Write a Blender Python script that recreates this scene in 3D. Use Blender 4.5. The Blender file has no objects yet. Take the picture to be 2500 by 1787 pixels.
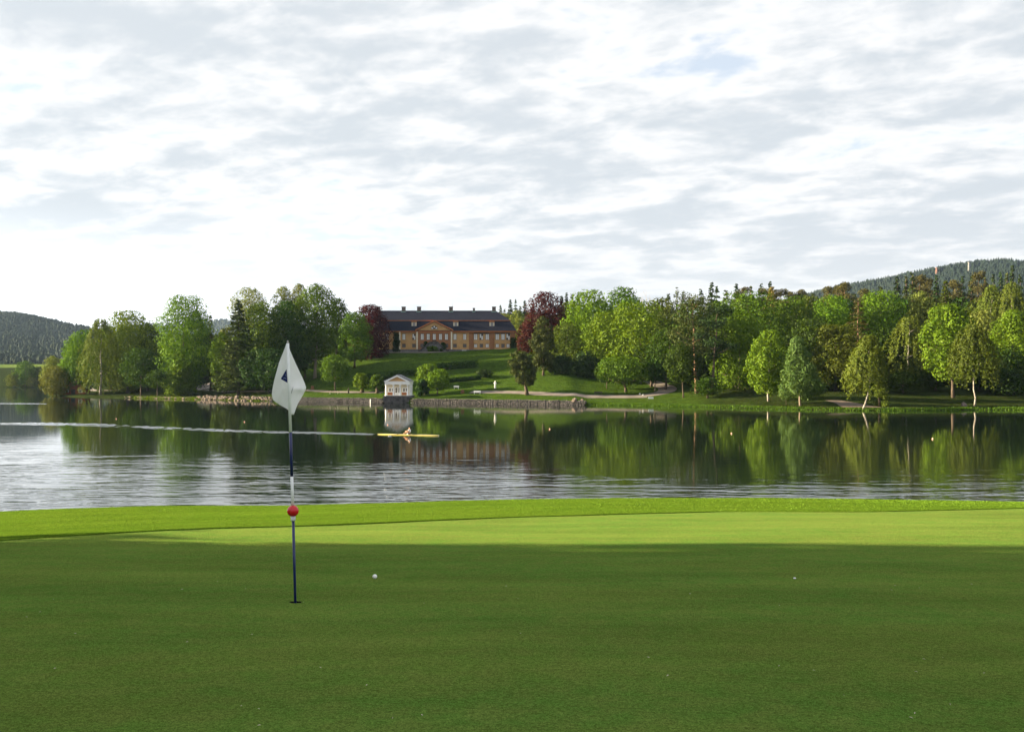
import bpy, math, random
import numpy as np
from mathutils import Vector

# ------------------------------------------------------------------ camera, sky, sun, exposure
sc = bpy.context.scene
COL = sc.collection
FPX, PW, PH, HORIZON = 2430.0, 2500.0, 1787.0, 915.0
CAMZ = 8.2
PITCH = math.atan((HORIZON - PH / 2) / FPX)
cam_d = bpy.data.cameras.new('camera')
cam_d.sensor_width = 36.0
cam_d.lens = FPX / PW * 36.0
cam_d.clip_start, cam_d.clip_end = 0.1, 20000
cam = bpy.data.objects.new('camera', cam_d)
COL.objects.link(cam)
cam.location = (0, 0, CAMZ)
cam.rotation_euler = (math.pi / 2 + PITCH, 0, 0)
sc.camera = cam

SUN_AZ = math.radians(-87)          # clockwise from +Y (the view direction): almost exactly left
SUN_EL = math.radians(15)
SUN = Vector((math.sin(SUN_AZ) * math.cos(SUN_EL), math.cos(SUN_AZ) * math.cos(SUN_EL), math.sin(SUN_EL)))
sun_d = bpy.data.lights.new('sun', 'SUN')
sun_d.energy = 5.0
sun_d.angle = math.radians(0.5)
sun_d.color = (1.0, 0.81, 0.52)
sun = bpy.data.objects.new('sun', sun_d)
COL.objects.link(sun)
sun.rotation_euler = SUN.to_track_quat('Z', 'Y').to_euler()

sc.view_settings.view_transform = 'Standard'
sc.view_settings.look = 'None'
sc.view_settings.gamma = 1
sc.view_settings.use_curve_mapping = False
sc.view_settings.exposure = 2.5
sc.cycles.use_denoising = True
sc.cycles.max_bounces = 6
sc.cycles.diffuse_bounces = 3
sc.cycles.glossy_bounces = 3
sc.cycles.transmission_bounces = 4
sc.cycles.transparent_max_bounces = 6
sc.cycles.volume_bounces = 0


class NT:
    """small node-tree helper"""
    def __init__(self, tree):
        self.t = tree
        tree.nodes.clear()

    def n(self, kind, **kw):
        nd = self.t.nodes.new('ShaderNode' + kind)
        for k, v in kw.items():
            setattr(nd, k, v)
        return nd

    def set(self, sock, v):
        if hasattr(v, 'is_linked'):
            self.t.links.new(v, sock)
        elif v is not None:
            sock.default_value = v

    def math(self, op, a, b=None, c=None, clamp=False):
        nd = self.n('Math', operation=op, use_clamp=clamp)
        self.set(nd.inputs[0], a)
        if b is not None: self.set(nd.inputs[1], b)
        if c is not None: self.set(nd.inputs[2], c)
        return nd.outputs[0]

    def vmath(self, op, a, b=None):
        nd = self.n('VectorMath', operation=op)
        self.set(nd.inputs[0], a)
        if b is not None: self.set(nd.inputs[1], b)
        return nd.outputs['Value'] if op in ('DOT_PRODUCT', 'LENGTH') else nd.outputs[0]

    def mix(self, f, a, b, blend='MIX'):
        nd = self.n('Mix', data_type='RGBA', blend_type=blend)
        self.set(nd.inputs[0], f)
        self.set(nd.inputs[6], a)
        self.set(nd.inputs[7], b)
        return nd.outputs[2]

    def noise(self, vec, scale, detail=4, rough=0.5, dist=0.0):
        nd = self.n('TexNoise')
        if vec is not None: self.set(nd.inputs['Vector'], vec)
        nd.inputs['Scale'].default_value = scale
        nd.inputs['Detail'].default_value = detail
        nd.inputs['Roughness'].default_value = rough
        nd.inputs['Distortion'].default_value = dist
        return nd.outputs['Fac']

    def ramp(self, v, a, b, x=0.0, y=1.0, smooth=True):
        nd = self.n('MapRange', interpolation_type='SMOOTHSTEP' if smooth else 'LINEAR')
        self.set(nd.inputs[0], v)
        for i, q in enumerate((a, b, x, y)):
            nd.inputs[1 + i].default_value = q
        return nd.outputs[0]

    def map(self, vec, scale=(1, 1, 1), rot=(0, 0, 0), loc=(0, 0, 0)):
        nd = self.n('Mapping')
        self.set(nd.inputs[0], vec)
        nd.inputs['Location'].default_value = loc
        nd.inputs['Rotation'].default_value = rot
        nd.inputs['Scale'].default_value = scale
        return nd.outputs[0]


def c4(c):
    return (c[0], c[1], c[2], 1.0)


world = bpy.data.worlds.new('World')
sc.world = world
world.use_nodes = True
w = NT(world.node_tree)
sky = w.n('TexSky', sky_type='NISHITA', sun_disc=False)
sky.sun_elevation = SUN_EL
sky.sun_rotation = SUN_AZ % (2 * math.pi)
sky.altitude = 150
sky.dust_density = 1.2
tc = w.n('TexCoord')
dirv = w.vmath('NORMALIZE', tc.outputs['Generated'])
sep = w.n('SeparateXYZ'); w.set(sep.inputs[0], dirv)
zz = w.math('ADD', w.math('MAXIMUM', sep.outputs[2], 0.0), 0.17)
comb = w.n('CombineXYZ')
w.set(comb.inputs[0], w.math('DIVIDE', sep.outputs[0], zz))
w.set(comb.inputs[1], w.math('DIVIDE', sep.outputs[1], zz))
cp = w.map(comb.outputs[0], scale=(1.0, 1.0, 1), rot=(0, 0, math.radians(24)), loc=(3.1, 1.7, 0))
cps = w.map(cp, scale=(0.95, 1.2, 1))
n_big = w.noise(cps, 1.25, 3, 0.5, 0.35)
n_mid = w.noise(cps, 4.6, 5, 0.55, 0.3)
n_fine = w.noise(cps, 12.0, 4, 0.6, 0.15)
dens = w.math('ADD', w.math('MULTIPLY', n_big, 0.40), w.math('ADD', w.math('MULTIPLY', n_mid, 0.43), w.math('MULTIPLY', n_fine, 0.17)))
cover = w.ramp(dens, 0.36, 0.47)                       # where there is cloud at all
thick = w.ramp(dens, 0.41, 0.58)                       # thick, grey-bellied cloud
sdot = w.math('MAXIMUM', w.vmath('DOT_PRODUCT', dirv, tuple(SUN)), 0.0)
glow = w.math('POWER', sdot, 5.0)                      # thin cloud scatters sunlight forwards
lit = w.math('ADD', 1.0, w.math('MULTIPLY', glow, .3))
cloud = w.mix(thick, (4.10, 4.08, 4.06, 1), (2.66, 2.86, 3.05, 1))
cloudv = w.vmath('SCALE', cloud)
w.set(cloudv.node.inputs['Scale'], lit)
veil = w.mix(0.62, sky.outputs[0], (3.3, 3.45, 3.7, 1))
skyc = w.mix(cover, veil, cloudv)
hz = w.ramp(sep.outputs[2], 0.0, 0.17, 0.72, 0.0)
hazec = w.vmath('SCALE', w.n('RGB').outputs[0])
hazec.node.inputs[0].default_value = (3.40, 3.42, 3.44)
w.t.links.remove(hazec.node.inputs[0].links[0]) if hazec.node.inputs[0].is_linked else None
hazec.node.inputs[0].default_value = (3.40, 3.42, 3.44)
w.set(hazec.node.inputs['Scale'], w.math('ADD', 1.0, w.math('MULTIPLY', w.math('POWER', sdot, 2.0), 6.0)))
skyc = w.mix(hz, skyc, hazec)
bg = w.n('Background')
skys = w.vmath('SCALE', skyc); skys.node.inputs['Scale'].default_value = .94
w.set(bg.inputs[0], skys)
bg.inputs[1].default_value = 0.05
wo = w.n('OutputWorld')
w.t.links.new(bg.outputs[0], wo.inputs[0])

# ------------------------------------------------------------------ geometry helpers
_cp, _sp = math.cos(PITCH), math.sin(PITCH)


def ray(px, py):
    a = (px - PW / 2) / FPX
    b = (PH / 2 - py) / FPX
    return Vector((a, _cp - b * _sp, _sp + b * _cp))


def at(px, py, d):
    r = ray(px, py)
    return Vector((0, 0, CAMZ)) + r * (d / r.y)


def on_plane(px, py, z):
    r = ray(px, py)
    return Vector((0, 0, CAMZ)) + r * ((z - CAMZ) / r.z)


def tag(o, label, cat, group=None):
    o['label'] = label
    o['category'] = cat
    if group: o['group'] = group
    return o


def kind(o, k):
    o['kind'] = k
    return o


def empty(name, loc, rz=0.0):
    o = bpy.data.objects.new(name, None)
    o.empty_display_size = 0.2
    COL.objects.link(o)
    o.location = loc
    o.rotation_euler = (0, 0, rz)
    return o


def thing(name, label, cat, loc, rz=0.0, group=None):
    return tag(empty(name, loc, rz), label, cat, group)


def link(name, me, mat=None, parent=None, loc=None):
    o = bpy.data.objects.new(name, me)
    COL.objects.link(o)
    if mat is not None and not me.materials:
        me.materials.append(mat)
    if parent is not None:
        o.parent = parent
    if loc is not None:
        o.location = loc
    return o


class MB:
    """collects simple shapes into one mesh"""
    def __init__(self):
        self.v, self.f, self.s = [], [], []

    def add(self, vs, fs, smooth=False):
        k = len(self.v)
        self.v += [tuple(p) for p in vs]
        self.f += [tuple(i + k for i in f) for f in fs]
        self.s += [smooth] * len(fs)
        return self

    def box(self, x0, x1, y0, y1, z0, z1):
        vs = [(x, y, z) for z in (z0, z1) for y in (y0, y1) for x in (x0, x1)]
        return self.add(vs, [(0, 2, 3, 1), (4, 5, 7, 6), (0, 1, 5, 4), (2, 6, 7, 3), (0, 4, 6, 2), (1, 3, 7, 5)])

    def tube(self, pts, rad, n=7, smooth=True, caps=True):
        pts = [Vector(p) for p in pts]
        vs, fs = [], []
        for i, p in enumerate(pts):
            t = (pts[min(i + 1, len(pts) - 1)] - pts[max(i - 1, 0)])
            t = t.normalized() if t.length > 1e-9 else Vector((0, 0, 1))
            a = t.cross(Vector((0.13, 0.97, 0.2)))
            if a.length < 0.1: a = t.cross(Vector((1, 0, 0)))
            a.normalize()
            b = t.cross(a)
            for k in range(n):
                q = 2 * math.pi * k / n
                vs.append(p + (a * math.cos(q) + b * math.sin(q)) * rad[i])
        for i in range(len(pts) - 1):
            for k in range(n):
                k2 = (k + 1) % n
                fs.append((i * n + k, i * n + k2, (i + 1) * n + k2, (i + 1) * n + k))
        if caps:
            fs.append(tuple(range(n))[::-1])
            fs.append(tuple((len(pts) - 1) * n + k for k in range(n)))
        return self.add(vs, fs, smooth)

    def lathe(self, prof, n=16, center=(0, 0, 0), smooth=True):
        vs, fs = [], []
        for r, z in prof:
            for k in range(n):
                q = 2 * math.pi * k / n
                vs.append((center[0] + r * math.cos(q), center[1] + r * math.sin(q), center[2] + z))
        for i in range(len(prof) - 1):
            for k in range(n):
                k2 = (k + 1) % n
                fs.append((i * n + k, i * n + k2, (i + 1) * n + k2, (i + 1) * n + k))
        fs.append(tuple(range(n))[::-1])
        fs.append(tuple((len(prof) - 1) * n + k for k in range(n)))
        return self.add(vs, fs, smooth)

    def prism(self, poly, y0, y1):
        """polygon in x,z pushed from y0 to y1"""
        n = len(poly)
        vs = [(x, y0, z) for x, z in poly] + [(x, y1, z) for x, z in poly]
        fs = [tuple(range(n)), tuple(range(2 * n - 1, n - 1, -1))]
        for i in range(n):
            j = (i + 1) % n
            fs.append((i, i + n, j + n, j))
        return self.add(vs, fs)

    def mesh(self, name):
        me = bpy.data.meshes.new(name)
        me.from_pydata(self.v, [], self.f)
        me.polygons.foreach_set('use_smooth', self.s)
        me.update()
        return me

    def build(self, name, mat, parent=None, loc=None):
        return link(name, self.mesh(name), mat, parent, loc)


def quads_mesh(name, V, val=None, smooth=False):
    """V: (n,4,3) array of separate quads"""
    n = len(V)
    me = bpy.data.meshes.new(name)
    me.vertices.add(n * 4)
    me.vertices.foreach_set('co', np.ascontiguousarray(V, dtype=np.float32).ravel())
    me.loops.add(n * 4)
    me.loops.foreach_set('vertex_index', np.arange(n * 4, dtype=np.int32))
    me.polygons.add(n)
    me.polygons.foreach_set('loop_start', np.arange(0, n * 4, 4, dtype=np.int32))
    if val is not None:
        at_ = me.attributes.new('v', 'FLOAT', 'FACE')
        at_.data.foreach_set('value', np.ascontiguousarray(val, dtype=np.float32))
    me.update(calc_edges=True)
    return me


def grid_mesh(name, P, smooth=True):
    """P: (rows, cols, 3)"""
    r, c = P.shape[:2]
    idx = np.arange(r * c).reshape(r, c)
    F = np.stack([idx[:-1, :-1], idx[:-1, 1:], idx[1:, 1:], idx[1:, :-1]], -1).reshape(-1, 4)
    me = bpy.data.meshes.new(name)
    me.vertices.add(r * c)
    me.vertices.foreach_set('co', np.ascontiguousarray(P, dtype=np.float32).ravel())
    me.loops.add(len(F) * 4)
    me.loops.foreach_set('vertex_index', F.astype(np.int32).ravel())
    me.polygons.add(len(F))
    me.polygons.foreach_set('loop_start', np.arange(0, len(F) * 4, 4, dtype=np.int32))
    me.polygons.foreach_set('use_smooth', np.full(len(F), smooth))
    me.update(calc_edges=True)
    return me


def vnoise(x, y, seed=0):
    """cheap smooth value noise, numpy arrays in, about -1..1 out"""
    x = np.asarray(x, float); y = np.asarray(y, float)
    xi, yi = np.floor(x), np.floor(y)
    fx, fy = x - xi, y - yi
    fx, fy = fx * fx * (3 - 2 * fx), fy * fy * (3 - 2 * fy)

    def h(a, b):
        s = np.sin(a * 127.1 + b * 311.7 + seed * 74.7) * 43758.5453
        return (s - np.floor(s)) * 2 - 1
    return (h(xi, yi) * (1 - fx) + h(xi + 1, yi) * fx) * (1 - fy) + (h(xi, yi + 1) * (1 - fx) + h(xi + 1, yi + 1) * fx) * fy


# ------------------------------------------------------------------ materials
def mat_new(name):
    m = bpy.data.materials.new(name)
    m.use_nodes = True
    return m, NT(m.node_tree)


def principled(w, color, rough=0.7, spec=0.3, metal=0.0, normal=None):
    p = w.n('BsdfPrincipled')
    w.set(p.inputs['Base Color'], color)
    w.set(p.inputs['Roughness'], rough)
    p.inputs['Specular IOR Level'].default_value = spec
    p.inputs['Metallic'].default_value = metal
    if normal is not None: w.set(p.inputs['Normal'], normal)
    o = w.n('OutputMaterial')
    w.t.links.new(p.outputs[0], o.inputs[0])
    return p


def bump(w, height, strength, dist):
    b = w.n('Bump')
    w.set(b.inputs['Height'], height)
    w.set(b.inputs['Strength'], strength)
    b.inputs['Distance'].default_value = dist
    return b.outputs[0]


def mottled(name, a, b, scale=3.0, rough=0.8, spec=0.25, bd=0.0, bscale=None, detail=5, stretch=(1, 1, 1)):
    m, w = mat_new(name)
    tc = w.n('TexCoord')
    v = w.map(tc.outputs['Object'], scale=stretch)
    f = w.ramp(w.noise(v, scale, detail, 0.6), 0.3, 0.7)
    nrm = bump(w, w.noise(v, bscale or scale * 3, 4), 1.0, bd) if bd else None
    principled(w, w.mix(f, c4(a), c4(b)), rough, spec, 0, nrm)
    return m


M = {}
M['ochre'] = mottled('ochre_render', (.40, .238, .098), (.49, .30, .13), .6, .85)
M['terracotta'] = mottled('orange_brown_render', (.23, .105, .048), (.29, .135, .062), .6, .85)
M['cornice'] = mottled('orange_cornice', (.36, .13, .05), (.44, .17, .07), .8, .8)
M['white'] = mottled('white_paint', (.80, .80, .79), (.88, .88, .87), 1.5, .6)
M['cream'] = mottled('cream_paint', (.62, .56, .42), (.70, .64, .50), 1.5, .6)
M['pier_stone'] = mottled('grey_plinth_stone', (.10, .10, .11), (.17, .165, .165), 1.2, .9, bd=.05)
M['dark_frame'] = mottled('dark_window_frame', (.018, .022, .028), (.03, .034, .04), 2, .5)
M['curtain'] = mottled('pane_with_curtain', (.70, .70, .70), (.82, .82, .80), 2.5, .12, .5)
M['dark_pane'] = mottled('dark_pane', (.05, .035, .03), (.10, .075, .06), 2.0, .08, .5)
M['dormer_pane'] = mottled('grey_attic_pane', (.24, .24, .25), (.34, .34, .34), 2, .15, .5)
M['door'] = mottled('dark_door', (.05, .022, .014), (.08, .04, .02), 2, .5)
M['chimney'] = mottled('chimney_brick', (.10, .085, .08), (.16, .13, .12), 2, .9)
M['copper'] = mottled('green_copper', (.12, .24, .22), (.2, .32, .30), 2, .6)
M['slate_grey'] = mottled('grey_roof', (.09, .095, .11), (.14, .145, .16), 2, .6)
M['red_wood'] = mottled('red_stained_boards', (.20, .055, .022), (.27, .08, .03), 1.5, .8, stretch=(6, 6, .6))
M['dark_wood'] = mottled('dark_weathered_wood', (.03, .026, .022), (.06, .05, .042), 2, .8)
M['brown_wood'] = mottled('brown_wood', (.12, .06, .03), (.18, .09, .05), 2, .8)
M['bark'] = mottled('grey_brown_bark', (.045, .034, .026), (.10, .078, .06), 2.5, .95, bd=.05, stretch=(3, 3, .6))
M['bark_pale'] = mottled('pale_bark', (.16, .13, .10), (.26, .21, .165), 2.5, .95, bd=.05, stretch=(3, 3, .6))
M['bark_pine'] = mottled('orange_pine_bark', (.12, .068, .045), (.28, .165, .11), 1.2, .95, bd=.05, stretch=(2, 2, .7))
M['bark_birch'] = mottled('white_birch_bark', (.08, .07, .06), (.42, .39, .35), 1.6, .85, stretch=(1, 1, 2.5))
M['stone'] = mottled('wall_stone', (.036, .035, .039), (.115, .108, .108), .9, .9, bd=.06)
M['rock_pale'] = mottled('pale_granite', (.085, .068, .057), (.20, .16, .135), 1.1, .9, bd=.06)
M['gravel'] = mottled('gravel_path', (.105, .090, .082), (.165, .145, .132), .35, .95)
M['soil'] = mottled('bare_soil', (.07, .05, .035), (.13, .10, .075), .8, .95)
M['skin'] = mottled('skin', (.50, .26, .16), (.58, .32, .21), 6, .5)
M['shirt'] = mottled('white_shirt', (.70, .72, .75), (.80, .81, .82), 5, .8)
M['shorts'] = mottled('dark_shorts', (.014, .015, .02), (.03, .03, .035), 5, .8)
M['hair'] = mottled('dark_brown_hair', (.02, .012, .008), (.05, .03, .02), 30, .6)
M['hull'] = mottled('yellow_hull', (.52, .46, .10), (.60, .54, .15), 1.0, .25, .5)
M['deck'] = mottled('cream_deck', (.62, .56, .32), (.70, .64, .40), 2.0, .35, .5)
M['black'] = mottled('black_plastic', (.012, .012, .013), (.022, .022, .022), 8, .45)
M['buoy'] = mottled('orange_buoy', (.75, .36, .26), (.85, .46, .36), 4, .4)
M['pole_white'] = mottled('white_pole_paint', (.74, .76, .78), (.80, .82, .83), 9, .28, .5)
M['pole_navy'] = mottled('navy_pole_paint', (.008, .014, .085), (.012, .022, .12), 9, .3, .5)
M['ball_red'] = mottled('red_ball', (.50, .008, .014), (.58, .014, .022), 18, .22, .5)
M['collar_grey'] = mottled('white_plastic_collar', (.55, .57, .60), (.66, .68, .70), 20, .4)
M['cap'] = mottled('brass_cap', (.30, .28, .24), (.42, .39, .33), 20, .4, .5)
M['emblem'] = mottled('navy_emblem_cloth', (.010, .022, .10), (.018, .035, .15), 60, .8)
M['emblem_light'] = mottled('pale_emblem_thread', (.30, .36, .55), (.42, .48, .66), 60, .8)
M['seam'] = mottled('grey_stitching', (.22, .22, .25), (.3, .3, .32), 60, .8)
M['statue'] = mottled('white_marble', (.66, .66, .66), (.8, .8, .8), 4, .5)
M['cup_wall'] = mottled('dark_cup', (.008, .009, .008), (.018, .02, .016), 30, .8)
M['mast'] = mottled('pale_mast_paint', (.34, .34, .34), (.42, .42, .42), .4, .6)
M['brick'] = mottled('pink_brick', (.36, .18, .14), (.46, .26, .20), 1.0, .9)


def roof_mat():
    m, w = mat_new('dark_glazed_tiles')
    tc = w.n('TexCoord')
    p = tc.outputs['Object']
    wv = w.n('TexWave', wave_type='BANDS', bands_direction='Z', wave_profile='SAW')
    w.set(wv.inputs['Vector'], p)
    wv.inputs['Scale'].default_value = 0.9
    wv.inputs['Distortion'].default_value = 0.4
    wv2 = w.n('TexWave', wave_type='BANDS', bands_direction='X')
    w.set(wv2.inputs['Vector'], p)
    wv2.inputs['Scale'].default_value = 1.1
    h = w.math('ADD', wv.outputs['Fac'], w.math('MULTIPLY', wv2.outputs['Fac'], .5))
    f = w.noise(p, 1.7, 6, .7)
    principled(w, w.mix(w.ramp(f, .3, .7), (.006, .008, .018, 1), (.015, .018, .034, 1)), .7, .10, 0, bump(w, h, .5, .05))
    return m


M['roof'] = roof_mat()


def cloth_mat():
    m, w = mat_new('white_flag_cloth')
    tc = w.n('TexCoord')
    weave = w.noise(tc.outputs['Object'], 260, 3)
    col = w.mix(w.noise(tc.outputs['Object'], 9, 4), (.90, .91, .93, 1), (.95, .95, .95, 1))
    d = w.n('BsdfDiffuse'); w.set(d.inputs[0], col)
    nb = bump(w, weave, .25, .002)
    w.set(d.inputs['Normal'], nb)
    t = w.n('BsdfTranslucent'); w.set(t.inputs[0], (.90, .90, .90, 1))
    mx = w.n('MixShader'); mx.inputs[0].default_value = .5
    w.t.links.new(d.outputs[0], mx.inputs[1]); w.t.links.new(t.outputs[0], mx.inputs[2])
    o = w.n('OutputMaterial'); w.t.links.new(mx.outputs[0], o.inputs[0])
    return m


M['cloth'] = cloth_mat()


def leaf_mat(name, dark, light, trans=.27, tint=(1.25, 1.15, .55)):
    m, w = mat_new(name)
    a = w.n('Attribute', attribute_name='v')
    oi = w.n('ObjectInfo')
    col = w.mix(a.outputs['Fac'], c4(dark), c4(light))
    hs = w.n('HueSaturation')
    w.set(hs.inputs['Hue'], w.math('MULTIPLY_ADD', oi.outputs['Random'], .03, .485))
    w.set(hs.inputs['Value'], w.math('MULTIPLY_ADD', oi.outputs['Random'], .25, .88))
    w.set(hs.inputs['Color'], col)
    d = w.n('BsdfDiffuse'); w.set(d.inputs[0], hs.outputs[0])
    t = w.n('BsdfTranslucent')
    w.set(t.inputs[0], w.mix(1.0, hs.outputs[0], c4(tint), 'MULTIPLY'))
    mx = w.n('MixShader'); mx.inputs[0].default_value = trans
    w.t.links.new(d.outputs[0], mx.inputs[1]); w.t.links.new(t.outputs[0], mx.inputs[2])
    g = w.n('BsdfGlossy'); g.inputs['Roughness'].default_value = .5
    g.inputs[0].default_value = (.6, .65, .6, 1)
    m2 = w.n('MixShader'); m2.inputs[0].default_value = .008
    w.t.links.new(mx.outputs[0], m2.inputs[1]); w.t.links.new(g.outputs[0], m2.inputs[2])
    o = w.n('OutputMaterial'); w.t.links.new(m2.outputs[0], o.inputs[0])
    return m


L = {
    'maple': leaf_mat('maple_leaves', (0.044, 0.094, 0.006), (0.107, 0.173, 0.011)),
    'green': leaf_mat('broad_leaves', (0.027, 0.063, 0.005), (0.071, 0.125, 0.010)),
    'deep': leaf_mat('deep_green_leaves', (0.014, 0.036, 0.005), (0.039, 0.075, 0.007)),
    'lime': leaf_mat('pale_lime_leaves', (0.079, 0.110, 0.019), (0.141, 0.176, 0.040)),
    'olive': leaf_mat('olive_leaves', (0.030, 0.050, 0.006), (0.071, 0.094, 0.012)),
    'birch': leaf_mat('birch_leaves', (0.048, 0.079, 0.009), (0.103, 0.133, 0.019)),
    'willow': leaf_mat('willow_leaves', (0.064, 0.086, 0.017), (0.117, 0.133, 0.031)),
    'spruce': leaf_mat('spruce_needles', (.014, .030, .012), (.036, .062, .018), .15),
    'pine': leaf_mat('pine_needles', (.020, .036, .010), (.055, .070, .018), .15),
    'brownpine': leaf_mat('brownish_needles', (.034, .038, .012), (.080, .072, .024), .2),
    'silver': leaf_mat('silvery_leaves', (0.038, 0.081, 0.017), (0.090, 0.143, 0.038)),
    'copper': leaf_mat('copper_leaves', (0.022, 0.006, 0.007), (0.054, 0.013, 0.013), .3, (1.6, .7, .6)),
    'hillwood': leaf_mat('hill_wood_leaves', (.005, .011, .008), (.009, .018, .011), .05),
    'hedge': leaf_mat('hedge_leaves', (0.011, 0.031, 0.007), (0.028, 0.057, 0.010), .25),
    'yellow': leaf_mat('pale_yellow_leaves', (.130, .115, .030), (.20, .17, .06)),
}


def grass_mat(name, a, b, c, fine, bd, wood=False):
    m, w = mat_new(name)
    g = w.n('NewGeometry')
    p = g.outputs['Position']
    big = w.ramp(w.noise(w.map(p, scale=(.5, 1.3, 1)), .55, 4, .6), .34, .66)
    mid = w.ramp(w.noise(p, 4.5, 4, .6), .3, .7)
    sp = w.ramp(w.noise(p, fine, 3, .75), .28, .72)
    sp2 = w.ramp(w.noise(p, fine * .31, 3, .7), .3, .7)
    col = w.mix(big, c4(a), c4(b))
    col = w.mix(w.math('MULTIPLY', mid, .5), col, c4(c))
    wide = w.noise(w.map(p, scale=(.35, 1.6, 1), rot=(0, 0, .12)), .8, 5, .65)
    if wood:                                       # leaf litter and moss under the woods, with tree shade darkened into the colour
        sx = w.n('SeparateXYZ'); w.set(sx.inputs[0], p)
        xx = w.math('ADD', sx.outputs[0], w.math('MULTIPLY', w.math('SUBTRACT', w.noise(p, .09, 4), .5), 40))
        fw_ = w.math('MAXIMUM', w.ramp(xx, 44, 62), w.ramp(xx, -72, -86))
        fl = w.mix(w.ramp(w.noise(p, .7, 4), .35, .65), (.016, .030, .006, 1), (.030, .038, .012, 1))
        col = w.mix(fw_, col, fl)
    k = w.math('MULTIPLY_ADD', sp, .95, .42)
    k = w.math('MULTIPLY', k, w.math('MULTIPLY_ADD', sp2, .46, .78))
    k = w.math('MULTIPLY', k, w.math('MULTIPLY_ADD', wide, .8, .6))
    v = w.vmath('SCALE', col); w.set(v.node.inputs['Scale'], k)
    nb = bump(w, w.math('ADD', sp, sp2), 1.0, bd)
    d = w.n('BsdfDiffuse'); w.set(d.inputs[0], v); w.set(d.inputs['Normal'], nb)
    sh = None
    o = w.n('OutputMaterial')
    if sh:
        w.set(sh.inputs['Color'], v); sh.inputs['Roughness'].default_value = .5
        mx = w.n('AddShader')
        w.t.links.new(d.outputs[0], mx.inputs[0]); w.t.links.new(sh.outputs[0], mx.inputs[1])
        w.t.links.new(mx.outputs[0], o.inputs[0])
    else:
        w.t.links.new(d.outputs[0], o.inputs[0])
    return m


M['green'] = grass_mat('putting_green_turf', (.128, .252, .042), (.170, .270, .048), (.210, .252, .060), 120, .010)
M['fringe'] = grass_mat('fringe_turf', (.096, .192, .016), (.116, .208, .018), (.128, .198, .024), 60, .02)
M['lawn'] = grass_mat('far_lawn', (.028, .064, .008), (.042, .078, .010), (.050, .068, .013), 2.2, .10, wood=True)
M['field'] = grass_mat('far_field', (.09, .14, .03), (.11, .16, .036), (.11, .15, .04), .3, .2)
M['hillside'] = grass_mat('wooded_hillside', (.005, .011, .007), (.009, .017, .010), (.008, .014, .009), .05, .5)


def water_mat(name, wake=False):
    m, w = mat_new(name)
    g = w.n('NewGeometry')
    p = g.outputs['Position']
    s = w.n('SeparateXYZ'); w.set(s.inputs[0], p)
    wob = w.math('MULTIPLY', w.math('SUBTRACT', w.noise(w.map(p, scale=(.02, .035, 1)), 1.0, 4, .6), .5), 90.0)
    yy = w.math('ADD', w.math('ADD', s.outputs[1], wob), w.math('MULTIPLY', s.outputs[0], .30))
    near = w.ramp(yy, 52.0, 118.0, 1.0, 0.0)                 # breeze reaches only the near half of the lake
    patch = w.ramp(w.noise(w.map(p, scale=(.10, .32, 1)), 1.0, 3, .6), .36, .62)
    amp = w.math('MULTIPLY', w.math('POWER', near, 1.6), w.math('MULTIPLY_ADD', patch, .7, .3))
    n1 = w.noise(w.map(p, scale=(.5, 1.0, 1), rot=(0, 0, .06)), .85, 2, .5, .3)
    n2 = w.noise(w.map(p, scale=(.5, 1.0, 1), rot=(0, 0, -.15)), 2.3, 2, .5)
    calm = w.noise(w.map(p, scale=(.35, 1.0, 1)), 1.1, 3, .55)
    h = w.math('ADD', w.math('MULTIPLY', w.math('ADD', n1, w.math('MULTIPLY', n2, .22)), w.math('MULTIPLY', amp, .135)), w.math('MULTIPLY', calm, .007))
    nb = bump(w, h, 1.0, .55 if not wake else .6)
    principled(w, (.006, .011, .008, 1), .035, .5, 0, nb).inputs['IOR'].default_value = 1.333
    return m


M['water'] = water_mat('lake_water')

# ------------------------------------------------------------------ near bank: putting green, fringe
def PL(y):                                        # the green falls away from the camera
    return CAMZ - 1.45 - 0.062 * y


def plane_hit(px, py):
    r = ray(px, py)
    m = -(r.z / r.y)
    y = 1.45 / (m - 0.062)
    return r.x / r.y * y, y


edge_px = [(-900, 1405), (-300, 1345), (0, 1320), (178, 1309), (357, 1299), (535, 1291), (800, 1283), (1053, 1271), (1275, 1263), (1434, 1260),
           (1600, 1254), (1758, 1249), (1957, 1249.5), (2115, 1249), (2313, 1246), (2500, 1242), (2900, 1236), (3600, 1228)]
edge = np.array([plane_hit(*p) for p in edge_px])
crest_px = [(-900, 1275), (-300, 1257), (0, 1248), (158, 1241), (357, 1235), (515, 1234), (673, 1234), (900, 1228.6), (1117, 1222), (1315, 1217.5),
            (1513, 1215.5), (1700, 1215.5), (1837, 1215.5), (1996, 1216.7), (2194, 1220), (2500, 1225), (3100, 1236), (3600, 1245)]
CRD = 24.0
crest = np.array([tuple(at(px, py, CRD)) for px, py in crest_px])


def y_edge(x):
    return np.interp(x, edge[:, 0], edge[:, 1])


def z_crest(x):
    return np.interp(x, crest[:, 0], crest[:, 2])


HOLE = Vector((*plane_hit(721.9, 1469.4), 0)); HOLE.z = PL(HOLE.y)
q = .12


def z_green(x, y):
    h = np.hypot(x - HOLE.x, y - HOLE.y)
    fade = np.clip((h - .3) / 3, 0, 1)
    return PL(y) + fade * (.035 * vnoise(x / 5.3, y / 4.1, 1) + .012 * vnoise(x / 1.7, y / 1.5, 2)) * np.clip((22 - y) / 6, 0, 1)


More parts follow.
